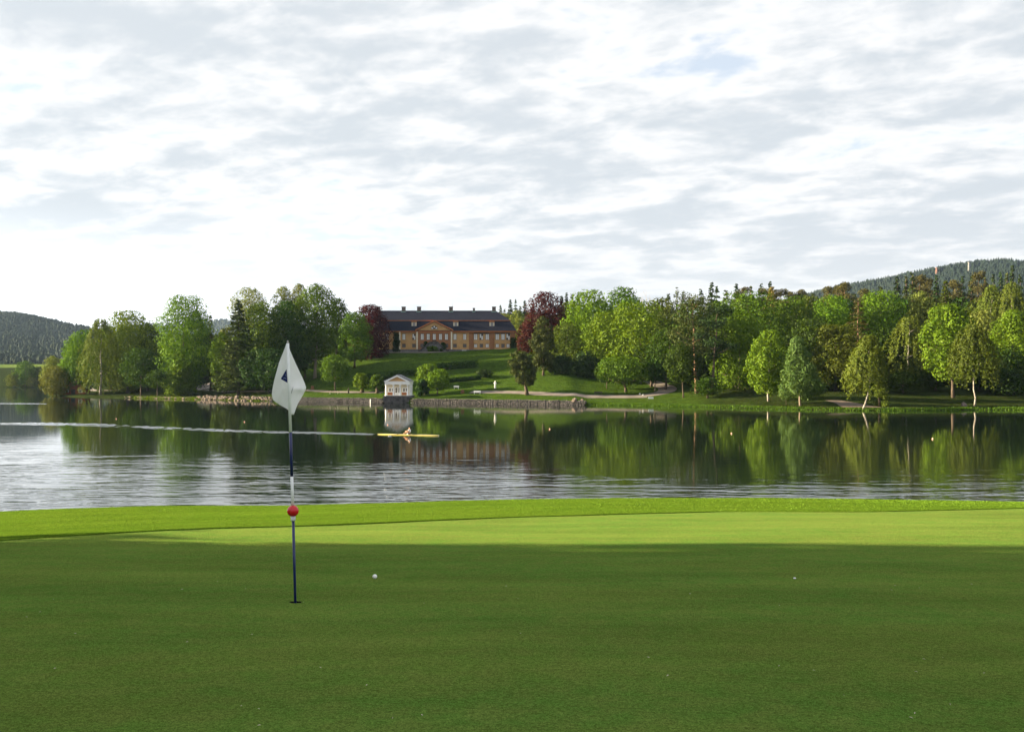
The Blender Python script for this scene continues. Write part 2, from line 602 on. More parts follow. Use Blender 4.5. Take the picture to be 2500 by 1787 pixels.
xs = np.unique(np.concatenate([np.linspace(-60, -16, 23), np.linspace(-16, 18, 137), np.linspace(18, 60, 22)]))
xs = xs[(xs < HOLE.x - q - .02) | (xs > HOLE.x + q + .02)]
xs = np.sort(np.concatenate([xs, [HOLE.x - q, HOLE.x + q]]))
ix = int(np.where(np.isclose(xs, HOLE.x - q))[0][0])
tn = np.concatenate([np.linspace(-30, 2, 9), np.linspace(2, 5, 13)[1:], np.linspace(5, HOLE.y - q, 16)[1:]])
rows = [np.stack([xs, np.full_like(xs, y), z_green(xs, np.full_like(xs, y))], -1) for y in tn]
iy = len(rows) - 1
for k in range(0, 41):
    t = k / 40
    y = (HOLE.y + q) * (1 - t) + y_edge(xs) * t
    rows.append(np.stack([xs, y, z_green(xs, y)], -1))
G = np.array(rows)
me = grid_mesh('putting_green', G)
# cut the cup: drop the cell over the hole, close it with a ring down to the rim
V = [tuple(p) for p in G.reshape(-1, 3)]
F = [tuple(p.vertices) for p in me.polygons]
nc = len(xs)
cell = iy * (nc - 1) + ix
corner = F[cell]
F.pop(cell)
bpy.data.meshes.remove(me)
NR = 32
ring0 = len(V)
RIM = .054
for k in range(NR):
    a = 2 * math.pi * k / NR
    x, y = HOLE.x + RIM * math.cos(a), HOLE.y + RIM * math.sin(a)
    V.append((x, y, PL(y)))
cang = [(math.atan2(V[i][1] - HOLE.y, V[i][0] - HOLE.x) % (2 * math.pi), i) for i in corner]
cang.sort()
for j in range(4):                                 # four corner fans
    a0, i0 = cang[j]
    a1, i1 = cang[(j + 1) % 4]
    ks = [k for k in range(NR)]
    def rel(k, a0=a0):
        return (2 * math.pi * k / NR - a0) % (2 * math.pi)
    span = (a1 - a0) % (2 * math.pi)
    sel = sorted([k for k in ks if rel(k) <= span + 1e-6], key=rel)
    mid = len(sel) // 2
    for u, v_ in zip(sel[:mid], sel[1:mid + 1]):
        F.append((i0, ring0 + v_, ring0 + u))
    F.append((i0, i1, ring0 + sel[mid]))
    for u, v_ in zip(sel[mid:-1], sel[mid + 1:]):
        F.append((i1, ring0 + v_, ring0 + u))
me = bpy.data.meshes.new('putting_green')
me.from_pydata(V, [], F)
me.polygons.foreach_set('use_smooth', [True] * len(F))
me.update()
kind(link('putting_green', me, M['green']), 'structure')

b = MB()                                           # cup liner under the rim
prof = [(RIM, 0), (RIM, -.03), (RIM, -.16)]
vs, fs = [], []
for i, (r, dz) in enumerate(prof):
    for k in range(NR):
        a = 2 * math.pi * k / NR
        y = HOLE.y + r * math.sin(a)
        vs.append((HOLE.x + r * math.cos(a), y, PL(y) + dz))
for i in range(2):
    for k in range(NR):
        k2 = (k + 1) % NR
        fs.append((i * NR + k, (i + 1) * NR + k, (i + 1) * NR + k2, i * NR + k2))
fs.append(tuple(2 * NR + k for k in range(NR)))
b.add(vs, fs, True)
tag(b.build('golf_cup', M['cup_wall']), 'dark round golf hole cut in the green at the foot of the flagstick', 'golf hole')

# fringe: a little higher than the mown green, rolls over the crest and drops to the lake
xs2 = np.unique(np.concatenate([np.linspace(-140, -18, 40), np.linspace(-18, 22, 121), np.linspace(22, 140, 40)]))
ye, zc = y_edge(xs2), z_crest(xs2)
ze = z_green(xs2, ye)
rows = [np.stack([xs2, ye - .004, ze - .02], -1), np.stack([xs2, ye + .012, ze + .012], -1)]
fr_line = .5 + .05 * np.sin(xs2 * .3)
for t in np.linspace(.04, 1, 24):
    y = ye * (1 - t) + CRD * t
    lin = (ze + .012) * (1 - t) + zc * t
    step = np.where(t > fr_line, .014, 0.0) * np.clip((CRD - y) / 3, 0, 1)
    hump = -.10 * np.sin(math.pi * t) * np.clip((-xs2 - 3) / 6, 0, 1)
    rows.append(np.stack([xs2, y, lin + step + hump + .006 * vnoise(xs2 * 1.3, y * 1.7, 5)], -1))
slope0 = -(CAMZ - zc) / CRD
for s_ in (.4, .9, 1.6, 2.5, 4, 6, 9, 12, 15, 18, 22, 28):
    zz_ = zc + slope0 * s_ - .018 * s_ * s_ * (1 if s_ < 8 else 1) 
    zz_ = np.maximum(zz_, -1.5)
    rows.append(np.stack([xs2, np.full_like(xs2, CRD + s_), zz_], -1))
kind(link('golf_fringe', grid_mesh('golf_fringe', np.array(rows)), M['fringe']), 'structure')
# rough ground behind and beside the camera, on which the shading trees stand
gx, gy = np.meshgrid(np.linspace(-140, 140, 41), np.linspace(-140, 14, 30))
rough_z = np.where(np.abs(gx) < 50, PL(gy) - .5, PL(gy) - .10) - .02 * np.clip(np.abs(gx) - 55, 0, None)
kind(link('golf_rough', grid_mesh('golf_rough', np.stack([gx, gy, rough_z], -1)), M['fringe']), 'structure')

# longer blades on the fringe
rngf = np.random.default_rng(62)
nb_ = 70000
bx_ = rngf.uniform(-16, 18, nb_)
tt = rngf.random(nb_) ** .8
by_ = y_edge(bx_) + .02 + (CRD + .5 - y_edge(bx_)) * tt
FRG = np.array(rows)
def z_fringe(x, y):
    ci = np.clip(np.searchsorted(xs2, x) - 1, 0, len(xs2) - 2)
    zz = np.empty_like(x)
    for lo in range(0, len(x), 5000):
        c = ci[lo:lo + 5000]; yv = y[lo:lo + 5000]
        Y = FRG[:, c, 1]; Z = FRG[:, c, 2]
        r_ = np.clip((Y <= yv[None, :]).sum(0) - 1, 0, len(FRG) - 2)
        k_ = np.arange(len(c))
        y0_, y1_ = Y[r_, k_], Y[r_ + 1, k_]
        f_ = np.clip((yv - y0_) / np.maximum(y1_ - y0_, 1e-6), 0, 1)
        zz[lo:lo + 5000] = Z[r_, k_] * (1 - f_) + Z[r_ + 1, k_] * f_
    return zz
bz_ = z_fringe(bx_, by_)
hb_ = rngf.uniform(.003, .010, nb_); ab_ = rngf.uniform(0, 3.14, nb_); wb_ = rngf.uniform(.006, .014, nb_)
lx_, ly_ = rngf.normal(0, .010, nb_), rngf.normal(0, .010, nb_)
dx_, dy_ = np.cos(ab_) * wb_, np.sin(ab_) * wb_
VB = np.stack([np.stack([bx_ - dx_, by_ - dy_, bz_ - .004], -1), np.stack([bx_ + dx_, by_ + dy_, bz_ - .004], -1),
               np.stack([bx_ + dx_ * .3 + lx_, by_ + dy_ * .3 + ly_, bz_ + hb_], -1), np.stack([bx_ - dx_ * .3 + lx_, by_ - dy_ * .3 + ly_, bz_ + hb_], -1)], 1)
tag(kind(link('fringe_grass', quads_mesh('fringe_grass', VB, rngf.random(nb_)), leaf_mat('fringe_blades', (.090, .176, .014), (.118, .204, .018), .2)), 'stuff'),
    'longer bright grass of the fringe beyond the mown green', 'grass')

# ------------------------------------------------------------------ lake and far land
kind(link('lake', grid_mesh('lake', np.array([[(x, y, 0.0) for x in (-2500, -400, 0, 400, 2500)] for y in (26, 120, 240, 420, 700)])), M['water']), 'structure')
kind(link('ground', grid_mesh('ground', np.array([[(x, y, -3.0) for x in (-9000, 9000)] for y in (-3000, 12000)])), M['hillside']), 'structure')

shore_px = [(115, 966), (200, 970), (350, 973), (500, 976), (620, 979), (700, 980), (800, 981), (940, 983), (1050, 984), (1200, 986),
            (1400, 989), (1500, 990), (1700, 994), (1850, 998), (2000, 1001), (2100, 1003), (2250, 1003), (2400, 1001), (2500, 1001)]
SH = [tuple(on_plane(px, py, 0))[:2] for px, py in shore_px]
SH = [(-3000, 660), (-1500, 655), (-300, 648), (-236, 640), (-200, 470), (-189, 405)] + SH + [(170, 236), (260, 240), (420, 230), (900, 230)]
SH = np.array(SH)


def y_shore(x):
    x = np.asarray(x, float)
    return np.interp(x, SH[:, 0], SH[:, 1]) + np.where((x > -190) & (x < 140), .5 * vnoise(x / 5.0, x * 0 + 3.3, 9) * np.where((x > -72) & (x < 22), .25, 1), 0)


XA, XB = SH[np.argmin(abs(SH[:, 0] - on_plane(690, 980, 0).x)), 0], on_plane(1425, 989, 0).x   # ends of the stone wall
HX0, HX1 = -64.0, 1.4                                # mansion ends
MY = 392.0                                           # facade plane
TERR = at(1060, 861, MY).z


def sm(a, b, x):
    t = np.clip((np.asarray(x, float) - a) / (b - a), 0, 1)
    return t * t * (3 - 2 * t)


def terrain(x, y):
    x = np.asarray(x, float); y = np.asarray(y, float)
    s = y - y_shore(x)
    wall = sm(XA - 3, XA + 2, x) * (1 - sm(XB - 2, XB + 3, x))
    bank = wall * 1.40 * sm(0, .35, s) + (1 - wall) * (.30 * sm(0, 1.5, s) + .35 * sm(1, 7, s))
    k = .065 + .135 * sm(-120, -72, x) - .10 * sm(8, 45, x)
    cap = 240 - 155 * sm(-120, -72, x) + 165 * sm(5, 50, x)
    e = np.clip(s - 11, 0, None)
    e = e * e / (e + 6)
    rise = k * np.minimum(e, cap) + .09 * np.clip(e - cap - 45, 0, None)
    z = bank + rise + np.clip(s - 2, 0, 12) / 12 * (.14 * vnoise(x / 11, y / 9, 3) + .06 * vnoise(x / 3.7, y / 3.3, 4))
    z = z + .55 * sm(30, 31.5, s) * sm(-60, -50, x) * (1 - sm(-12, -2, x))      # low grass bank across the lawn
    z = np.where(s < 0, np.maximum(-2.5, -.12 + s * .35), z)
    flat = sm(MY - 14, MY - 6, y) * (1 - sm(MY + 24, MY + 50, y)) * sm(HX0 - 14, HX0 - 4, x) * (1 - sm(HX1 + 6, HX1 + 18, x))
    z = z * (1 - flat) + TERR * flat
    far = sm(-205, -260, x) if False else np.clip((-205 - x) / 55, 0, 1)
    zf = np.where(s < 0, np.maximum(-2.5, -.1 + s * .3), .4 + .055 * np.clip(s, 0, 260))
    return z * (1 - far) + zf * far


txs = np.unique(np.concatenate([np.linspace(-1500, -260, 30), np.linspace(-260, -190, 24), np.linspace(-190, 150, 171), np.linspace(150, 420, 30), np.linspace(420, 900, 10)]))
tss = np.concatenate([[-9, -4, -2, -1, -.4, 0, .12, .25, .4, .8, 1.3, 2, 3, 4, 5.5, 7, 9], np.arange(11, 130, 1.7), np.arange(132, 330, 8), [340, 380, 450, 550, 700]])
ys_ = y_shore(txs)
TX = np.repeat(txs[None, :], len(tss), 0)
TY = ys_[None, :] + tss[:, None]
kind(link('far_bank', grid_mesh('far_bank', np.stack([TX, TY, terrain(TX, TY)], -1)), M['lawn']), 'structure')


def tz(x, y):
    return float(terrain(x, y))


def ground_at(px, py, y0=224.0, y1=520.0):
    r = ray(px, py)
    t = np.arange(y0, y1, .5)
    xx = r.x / r.y * t
    zr = CAMZ + r.z / r.y * t
    zt = terrain(xx, t)
    hit = np.where(zr <= zt)[0]
    i = hit[0] if len(hit) else len(t) - 1
    return Vector((xx[i], t[i], zt[i]))


# far-left field behind the lake
fx, fy = np.meshgrid(np.linspace(-1400, -215, 40), np.linspace(0, 1, 24))
fyy = 655 + fy * 420
fz = .5 + fy * 19.5 + 1.2 * vnoise(fx / 90, fyy / 80, 12) * fy
fz = np.where(fx > -260, fz * np.clip((-215 - fx) / 45, 0, 1), fz)
kind(link('field', grid_mesh('field', np.stack([fx, fyy, fz], -1)), M['field']), 'structure')


def hill(name, ridge, d0, d1, z0, seed, rough=6.0):
    """ridge: list of (px, py) seen at distance d1; slope comes down to d0"""
    R = np.array([tuple(at(px, py, d1)) for px, py in ridge])
    x = np.linspace(R[0, 0], R[-1, 0], 90)
    zr = np.interp(x, R[:, 0], R[:, 2])
    rows = []
    for t in np.linspace(0, 1, 26):
        y = d0 + (d1 - d0) * t
        prof = t ** 1.15
        z = z0 + (zr - z0) * prof + rough * vnoise(x / 130, np.full_like(x, y / 150), seed) * math.sin(math.pi * t)
        rows.append(np.stack([x * (.80 + .20 * t), np.full_like(x, y), z], -1))
    for t in (.15, .5, 1.0):
        rows.append(np.stack([x * (1 + .1 * t), np.full_like(x, d1 + 900 * t), zr * (1 - t) - 5 * t], -1))
    P = np.array(rows)
    kind(link(name, grid_mesh(name, P), M['hillside']), 'structure')
    return P


HL = hill('hill_left', [(-1500, 800), (-700, 772), (-300, 762), (0, 766), (60, 771), (110, 782), (150, 791), (205, 803), (300, 822), (420, 850), (600, 900)], 1050, 2500, 18, 31)
HF = hill('hill_far', [(300, 800), (430, 796), (490, 791), (540, 787), (600, 792), (700, 800), (900, 815)], 3600, 5200, 40, 33)
HR = hill('hill_right', [(1700, 790), (1850, 760), (1980, 722), (2060, 703), (2150, 688), (2230, 671), (2330, 652), (2400, 643), (2440, 639), (2500, 645), (2700, 665), (3100, 700)], 1300, 3000, 45, 35)


def hill_wood(name, P, n, seed, hmin, hmax, lab, rows=(3, 26), mat=None, conical=.8):
    """the far wood on a hill: one mass of small crowns"""
    rng = np.random.default_rng(seed)
    r = rng.uniform(rows[0], rows[1] - 1.001, n) ** 1.0
    c = rng.uniform(0, P.shape[1] - 1.001, n)
    nr = n // 6                                     # extra crowns along the skyline
    r[:nr] = rng.uniform(24.2, 25.4, nr)
    ri, ci = r.astype(int), c.astype(int)
    fr, fc = (r - ri)[:, None], (c - ci)[:, None]
    base = (P[ri, ci] * (1 - fc) + P[ri, ci + 1] * fc) * (1 - fr) + (P[ri + 1, ci] * (1 - fc) + P[ri + 1, ci + 1] * fc) * fr
    h = rng.uniform(hmin, hmax, n)
    cone = rng.random(n) < conical
    rad = np.where(cone, h * .2, h * .36)
    k = 4
    prof_c = [(.55, .08), (1.0, .22), (.62, .55), (.05, 1.0)]
    prof_r = [(.5, .1), (1.0, .45), (.8, .78), (.15, 1.0)]
    quads = []
    for i in range(3):
        for j in range(k):
            a0 = 2 * math.pi * j / k + rng.uniform(0, 6.28, n) * 0
            a1 = 2 * math.pi * (j + 1) / k
            qd = []
            for (ii, aa) in ((i, a0), (i, a1), (i + 1, a1), (i + 1, a0)):
                rr = np.where(cone, prof_c[ii][0], prof_r[ii][0]) * rad
                zz = np.where(cone, prof_c[ii][1], prof_r[ii][1]) * h
                qd.append(base + np.stack([rr * np.cos(aa), rr * np.sin(aa), zz], -1))
            quads.append(np.stack(qd, 1))
    V = np.stack(quads, 1).reshape(-1, 4, 3)
    v = np.repeat(rng.random(n), 12)
    o = kind(link(name, quads_mesh(name, V, v), mat or L['spruce']), 'stuff')
    return tag(o, lab, 'forest')


hill_wood('hill_wood', HL, 19000, 5, 6, 11, 'hazy blue-grey wood covering the low hill at far left', mat=L['hillwood'], conical=.35)
hill_wood('hill_wood', HR, 15000, 6, 9, 17, 'dark spruce forest covering the high hill at far right', mat=L['hillwood'], conical=.9)
hill_wood('hill_wood', HF, 2500, 7, 16, 24, 'pale distant wood on the hill glimpsed between the left-hand trees', mat=L['hillwood'], conical=.7)

# ------------------------------------------------------------------ vegetation builders
def unit(a):
    return a / np.maximum(np.linalg.norm(a, axis=-1, keepdims=True), 1e-9)


def leaf_quads(rng, P, N, size, aspect=.62):
    n = len(P)
    a = unit(np.cross(N, rng.normal(size=(n, 3))))
    bb = np.cross(N, a)
    s = (size * rng.uniform(.6, 1.35, n))[:, None]
    bend = N * s * rng.uniform(-.25, .25, (n, 1))
    return np.stack([P - a * s, P - bb * s * aspect + bend, P + a * s, P + bb * s * aspect + bend], 1)


def lobes_cloud(rng, C, R, n, size, spread=.55, zs=.85, shell=(.72, 1.06), inner=.22):
    """leaf positions and normals on the shells of many overlapping lobes"""
    area = R ** 2
    pick = rng.choice(len(C), n, p=area / area.sum())
    d = unit(rng.normal(size=(n, 3)))
    f = rng.uniform(shell[0], shell[1], n)
    inn = rng.random(n) < inner
    f[inn] = rng.uniform(.35, .75, inn.sum())
    f *= 1 + .22 * vnoise(d[:, 0] * 2.3 + pick * 7.1, d[:, 1] * 2.3 + d[:, 2] * 1.9 + pick * 3.3, 8)
    r = R[pick]
    P = C[pick] + d * (r * f)[:, None] * np.array([1, 1, zs])
    # drop most leaves buried well inside another lobe
    buried = np.zeros(n, bool)
    for c, rr in zip(C, R):
        q = (P - c) / (rr * np.array([1, 1, zs]))
        buried |= (np.einsum('ij,ij->i', q, q) < .42)
    keep = ~buried | (rng.random(n) < .18) | inn
    P, d = P[keep], d[keep]
    N = unit(d + np.array([0, 0, .25]) + rng.normal(size=d.shape) * spread)
    return P, N


def profile(shape, t):
    if shape == 'round': return np.sin(np.pi * np.clip(t * .86 + .12, 0, 1)) ** .55
    if shape == 'dome': return np.sqrt(np.clip(1 - np.clip(t * 1.02 - .12, 0, 1) ** 2, 0, 1)) * np.where(t < .12, .8 + t * 1.6, 1)
    if shape == 'tall': return np.sin(np.pi * np.clip(t * .80 + .16, 0, 1)) ** .7
    if shape == 'cone': return np.clip(1.05 - t, 0.06, 1) ** .8 * np.clip(t * 6 + .45, 0, 1)
    if shape == 'vase': return np.clip(.35 + 1.1 * t, 0, 1) * np.sqrt(np.clip(1.02 - t ** 4, 0, 1))
    if shape == 'column': return np.sin(np.pi * np.clip(t * .90 + .06, 0, 1)) ** .42
    return np.ones_like(t)


def crown_lobes(rng, H, h0, R, shape, nl, off, lr=(.26, .42)):
    t = (np.arange(nl) + rng.uniform(0, 1, nl)) / nl
    a = np.arange(nl) * 2.39996 + rng.uniform(-.5, .5, nl)
    rad = R * rng.uniform(lr[0], lr[1], nl) * (.75 + .35 * profile(shape, t))
    env = R * profile(shape, t) * rng.uniform(.84, 1.08, nl)
    rc = np.clip(env - rad * .85, 0, None)
    z = h0 + (H - h0) * t
    z = np.clip(z, h0 + rad * .5, H - rad * .72)
    C = np.stack([rc * np.cos(a) + off[0] * t, rc * np.sin(a) + off[1] * t, z], -1)
    k = nl // 4                                     # inner lobes fill the core
    tc_ = rng.uniform(.1, .85, k)
    C2 = np.stack([rng.normal(0, .15, k) * R + off[0] * tc_, rng.normal(0, .15, k) * R + off[1] * tc_, h0 + (H - h0) * tc_], -1)
    R2 = R * rng.uniform(.35, .5, k) * profile(shape, tc_)
    return np.concatenate([C, C2]), np.concatenate([rad, R2])


def trunk_mesh(rng, H, h0, R, off, lobes=None, rb=None, bend=None, limbs=9, top=.78):
    b = MB()
    rb = rb or (.014 * H + .09)
    pts, rad = [], []
    nseg = 9
    wob = rng.normal(0, .006 * H, (nseg + 1, 2))
    wob[0] = 0
    for i in range(nseg + 1):
        t = i / nseg
        z = H * top * t
        fx_, fy_ = off[0] * t * top, off[1] * t * top
        if bend is not None:
            k = (1 - math.exp(-3.2 * t)) - t
            fx_ += bend[0] * k; fy_ += bend[1] * k
        pts.append((fx_ + wob[i][0], fy_ + wob[i][1], z - (.3 if i == 0 else 0)))
        rad.append(rb * (1.35 if i == 0 else (1 - .86 * t)))
    b.tube(pts, rad, 8)
    if lobes is not None and limbs:
        C, LR = lobes
        for j in rng.choice(len(C), min(limbs, len(C)), replace=False):
            c = C[j]
            zt = max(h0 * .7, min(c[2] - .35 * np.hypot(c[0], c[1]) - .5, H * top * .95))
            t = zt / (H * top)
            i = min(int(t * nseg), nseg - 1)
            p0 = Vector(pts[i]).lerp(Vector(pts[i + 1]), t * nseg - i)
            p1 = Vector(c)
            mid = p0.lerp(p1, .5) + Vector((0, 0, -.06 * (p1 - p0).length))
            r0 = rb * (1 - .86 * t) * .55
            b.tube([p0, mid, p1], [r0, r0 * .62, r0 * .2], 5)
    return b.mesh('trunk')


def deciduous(rng, H, h0, R, shape='round', off=(0, 0), size=.40, dens=6.5, nl=None, spread=.32, rb=None, bend=None, limbs=9, lr=(.15, .33), zs=.85, cap=20000):
    size *= .86
    nl = nl or int(np.clip(20 + (H - h0) * 1.8 + R * 1.6, 20, 90))
    C, LR = crown_lobes(rng, H, h0, R, shape, nl, off, lr)
    area = 2 * math.pi * R * (H - h0)
    n = int(min(cap, max(900, area * dens * (.40 / size) ** 2)))
    P, N = lobes_cloud(rng, C, LR, n, size, spread, zs)
    v = np.clip(rng.normal(.5, .28, len(P)), 0, 1)
    crown = quads_mesh('crown', leaf_quads(rng, P, N, size), v)
    trunk = trunk_mesh(rng, H, h0, R, off, (C, LR), rb, bend, limbs)
    return crown, trunk


def weeping(rng, H, h0, R, shape='tall', off=(0, 0), size=.26, strands=230, bend=None, rb=None, drop=(.10, .26)):
    t = rng.uniform(.06, 1, strands) ** .8
    a = rng.uniform(0, 2 * math.pi, strands)
    clump = np.floor(rng.uniform(0, 22, strands))
    a = a * .35 + clump * 2.4
    r = R * profile(shape, t) * np.sqrt(rng.uniform(.25, 1.0, strands))
    z0 = h0 + (H - h0) * t
    ln = H * rng.uniform(drop[0], drop[1], strands) * (.5 + .7 * np.clip(r / R, 0, 1))
    m = 34
    u = rng.random((strands, m))
    rr = r[:, None] * (.72 + .34 * np.sqrt(u)) + rng.normal(0, .16, (strands, m))
    x = rr * np.cos(a)[:, None] + off[0] * t[:, None] + rng.normal(0, .16, (strands, m))
    y = rr * np.sin(a)[:, None] + off[1] * t[:, None] + rng.normal(0, .16, (strands, m))
    arch = .10 * ln[:, None] * (1 - (u * 3 - .4) ** 2) * (u < .5)
    z = z0[:, None] - ln[:, None] * u + arch
    P = np.stack([x, y, z], -1).reshape(-1, 3)
    P = P[P[:, 2] > .25]
    out = np.stack([P[:, 0] - off[0] * .5, P[:, 1] - off[1] * .5, np.zeros(len(P))], -1)
    N = unit(unit(out) + np.array([0, 0, .25]) + rng.normal(size=P.shape) * .55)
    v = np.clip(rng.normal(.5, .28, len(P)), 0, 1)
    Cs = np.stack([(r * .6 * np.cos(a) + off[0] * t), (r * .6 * np.sin(a) + off[1] * t), z0], -1)
    return quads_mesh('crown', leaf_quads(rng, P, N, size, .5), v), trunk_mesh(rng, H, h0, R, off, (Cs, r), rb or .012 * H + .06, bend, 10, .9)


def conifer(rng, H, h0, R, size=.34, droop=.38, dens=1.0, gap=.75, power=.85, rb=None, sparse=1.0):
    Ps, Ns = [], []
    nw = max(8, int((H - h0) / gap))
    for i in range(nw):
        t = (i + rng.uniform(-.3, .3)) / nw
        t = min(max(t, 0), .995)
        zt0 = h0 + (H - h0) * t
        nb_ = rng.integers(6, 10)
        a0 = rng.uniform(0, 6.28)
        for j in range(nb_):
            if rng.random() > sparse: continue
            a = a0 + 2 * math.pi * j / nb_ + rng.uniform(-.25, .25)
            Ln = (R * (1 - t) ** power) * rng.uniform(.68, 1.12) + .25
            zt = zt0 + rng.uniform(-.6, .6) * gap
            m = max(5, int(Ln * 8 * dens))
            u = np.sqrt(rng.uniform(.02, 1, m))
            lat = rng.normal(0, .20, m) * Ln * (1.05 - u) + rng.normal(0, .1, m)
            x = np.cos(a) * Ln * u - np.sin(a) * lat
            y = np.sin(a) * Ln * u + np.cos(a) * lat
            z = zt - droop * Ln * u + .16 * Ln * u ** 3 - np.abs(lat) * .3 - rng.uniform(0, .7, m) * (1 - t)
            Ps.append(np.stack([x, y, z], -1))
            nn = np.stack([np.full(m, np.cos(a) * .55), np.full(m, np.sin(a) * .55), np.full(m, .8)], -1)
            Ns.append(unit(nn + rng.normal(size=(m, 3)) * .4))
    P, N = np.concatenate(Ps), np.concatenate(Ns)
    keep = P[:, 2] > .15
    P, N = P[keep], N[keep]
    v = np.clip(rng.normal(.5, .25, len(P)), 0, 1)
    return quads_mesh('crown', leaf_quads(rng, P, N, size, .5), v), trunk_mesh(rng, H, h0, R, (0, 0), None, rb or .011 * H + .07, None, 0, .97)


def pine(rng, H, h0, R, off=(0, 0), size=.30, nl=24, rb=None, bend=None):
    t = rng.uniform(0, 1, nl)
    a = rng.uniform(0, 6.28, nl)
    env = R * (.55 + .45 * np.sin(np.pi * np.clip(t * .8 + .2, 0, 1)))
    rc = env * rng.uniform(.2, .8, nl)
    rad = R * rng.uniform(.24, .40, nl)
    z = np.minimum(h0 + (H - h0) * t, H - rad * .55)
    C = np.stack([rc * np.cos(a) + off[0] * z / H, rc * np.sin(a) + off[1] * z / H, z], -1)
    n = int(min(8000, 2 * math.pi * R * (H - h0) * 9))
    P, N = lobes_cloud(rng, C, rad, n, size, .8, .6)
    v = np.clip(rng.normal(.5, .28, len(P)), 0, 1)
    return quads_mesh('crown', leaf_quads(rng, P, N, size, .45), v), trunk_mesh(rng, H, h0, R, off, (C, rad), rb, bend, 12, .92)


def bare(rng, H, R):
    b = MB()

    def grow(p, d, ln, r, lev):
        q_ = p + d * ln
        m_ = p + d * ln * .5 + Vector(rng.normal(0, .05 * ln, 3))
        b.tube([p, m_, q_], [r, r * .8, r * .6], 5 if lev < 2 else 3, True, False)
        if lev >= 5: return
        for _ in range(3 if lev else 5):
            nd = (d + Vector(rng.normal(0, .55, 3)) + Vector((0, 0, .12))).normalized()
            grow(q_ if rng.random() < .6 else m_, nd, ln * rng.uniform(.55, .78), r * .55, lev + 1)
    grow(Vector((0, 0, -.3)), Vector((0, 0, 1)), H * .36, .014 * H + .1, 0)
    return b.mesh('trunk')


TREE_N = [0]


def tree(name, label, how, leaf, px, top, d=None, w_=60, bottom=None, base=None, bark='bark', group=None, cat='tree', sc_bottom=None, **kw):
    """place a tree by where its tip and foot stand in the picture and how far off it is"""
    TREE_N[0] += 1
    rng = np.random.default_rng(1000 + TREE_N[0] * 17)
    if base is not None and d is None:
        g = ground_at(*base); d = g.y
    P = at(px, top, d)
    bx = at(base[0], 900, d).x if base is not None else P.x
    z0 = tz(bx, d)
    H = P.z - z0
    R = w_ / 2 / FPX * d * (1.32 if px < 420 else 1.25 if px < 800 else 1.14 if px < 1350 else 1.36)
    h0 = max(.02 * H, at(px, bottom, d).z - z0) if bottom is not None else .14 * H
    if px > 1380 and base is None: h0 *= .55
    off = (P.x - bx, 0.0)
    if how in ('conifer',):
        crown, trunk = conifer(rng, H, h0, R, **kw)
    elif how == 'weeping':
        crown, trunk = weeping(rng, H, h0, R, off=off, **kw)
    elif how == 'pine':
        crown, trunk = pine(rng, H, h0, R, off=off, **kw)
    else:
        crown, trunk = deciduous(rng, H, h0, R, how, off=off, **kw)
    t = thing(name, label, cat, (bx, d, z0), 0, group)
    link('trunk', trunk, M[bark], t)
    link('crown', crown, L[leaf], t)
    return t


def copy_tree(src, loc, rz, s, label=None, group=None):
    r = src.copy(); COL.objects.link(r)
    r.location = loc; r.rotation_euler = (0, 0, rz); r.scale = s
    if label: r['label'] = label
    if group: r['group'] = group
    for ch in src.children:
        c = ch.copy(); COL.objects.link(c); c.parent = r
    return r


# ------------------------------------------------------------------ the mansion
def px_x(px, d): return at(px, 900, d).x
def py_z(py, d): return at(1100, py, d).z


mans = thing('mansion', 'long ochre manor house with dark mansard roof above the lawn', 'house', (0, MY, TERR))
mans_o = Vector((0, MY, TERR))
def mx(px): return px_x(px, MY)
def mz(py): return py_z(py, MY) - TERR


def wall_open(b, x0, x1, z0, z1, y, holes, reveal=.25):
    """front wall in the xz plane at y (facing -y) with real openings"""
    X = sorted({x0, x1, *[h[0] for h in holes], *[h[1] for h in holes]})
    Z = sorted({z0, z1, *[h[2] for h in holes], *[h[3] for h in holes]})
    X = [x for x in X if x0 <= x <= x1]; Z = [z for z in Z if z0 <= z <= z1]
    for i in range(len(X) - 1):
        for j in range(len(Z) - 1):
            cx, cz = (X[i] + X[i + 1]) / 2, (Z[j] + Z[j + 1]) / 2
            if any(h[0] < cx < h[1] and h[2] < cz < h[3] for h in holes): continue
            b.add([(X[i], y, Z[j]), (X[i + 1], y, Z[j]), (X[i + 1], y, Z[j + 1]), (X[i], y, Z[j + 1])], [(0, 1, 2, 3)])
    for (a, c, e, g) in holes:
        q0 = [(a, y, e), (c, y, e), (c, y, g), (a, y, g)]
        q1 = [(p[0], y + reveal, p[2]) for p in q0]
        b.add(q0 + q1, [(0, 4, 5, 1), (1, 5, 6, 2), (2, 6, 7, 3), (3, 7, 4, 0)])


PANE = {}
def pane_mesh(wd, ht, key):
    k = (round(wd, 3), round(ht, 3), key)
    if k not in PANE:
        PANE[k] = MB().box(-wd / 2, wd / 2, 0, .02, -ht / 2, ht / 2).mesh('pane')
        PANE[k].materials.append(M[key])
    return PANE[k]


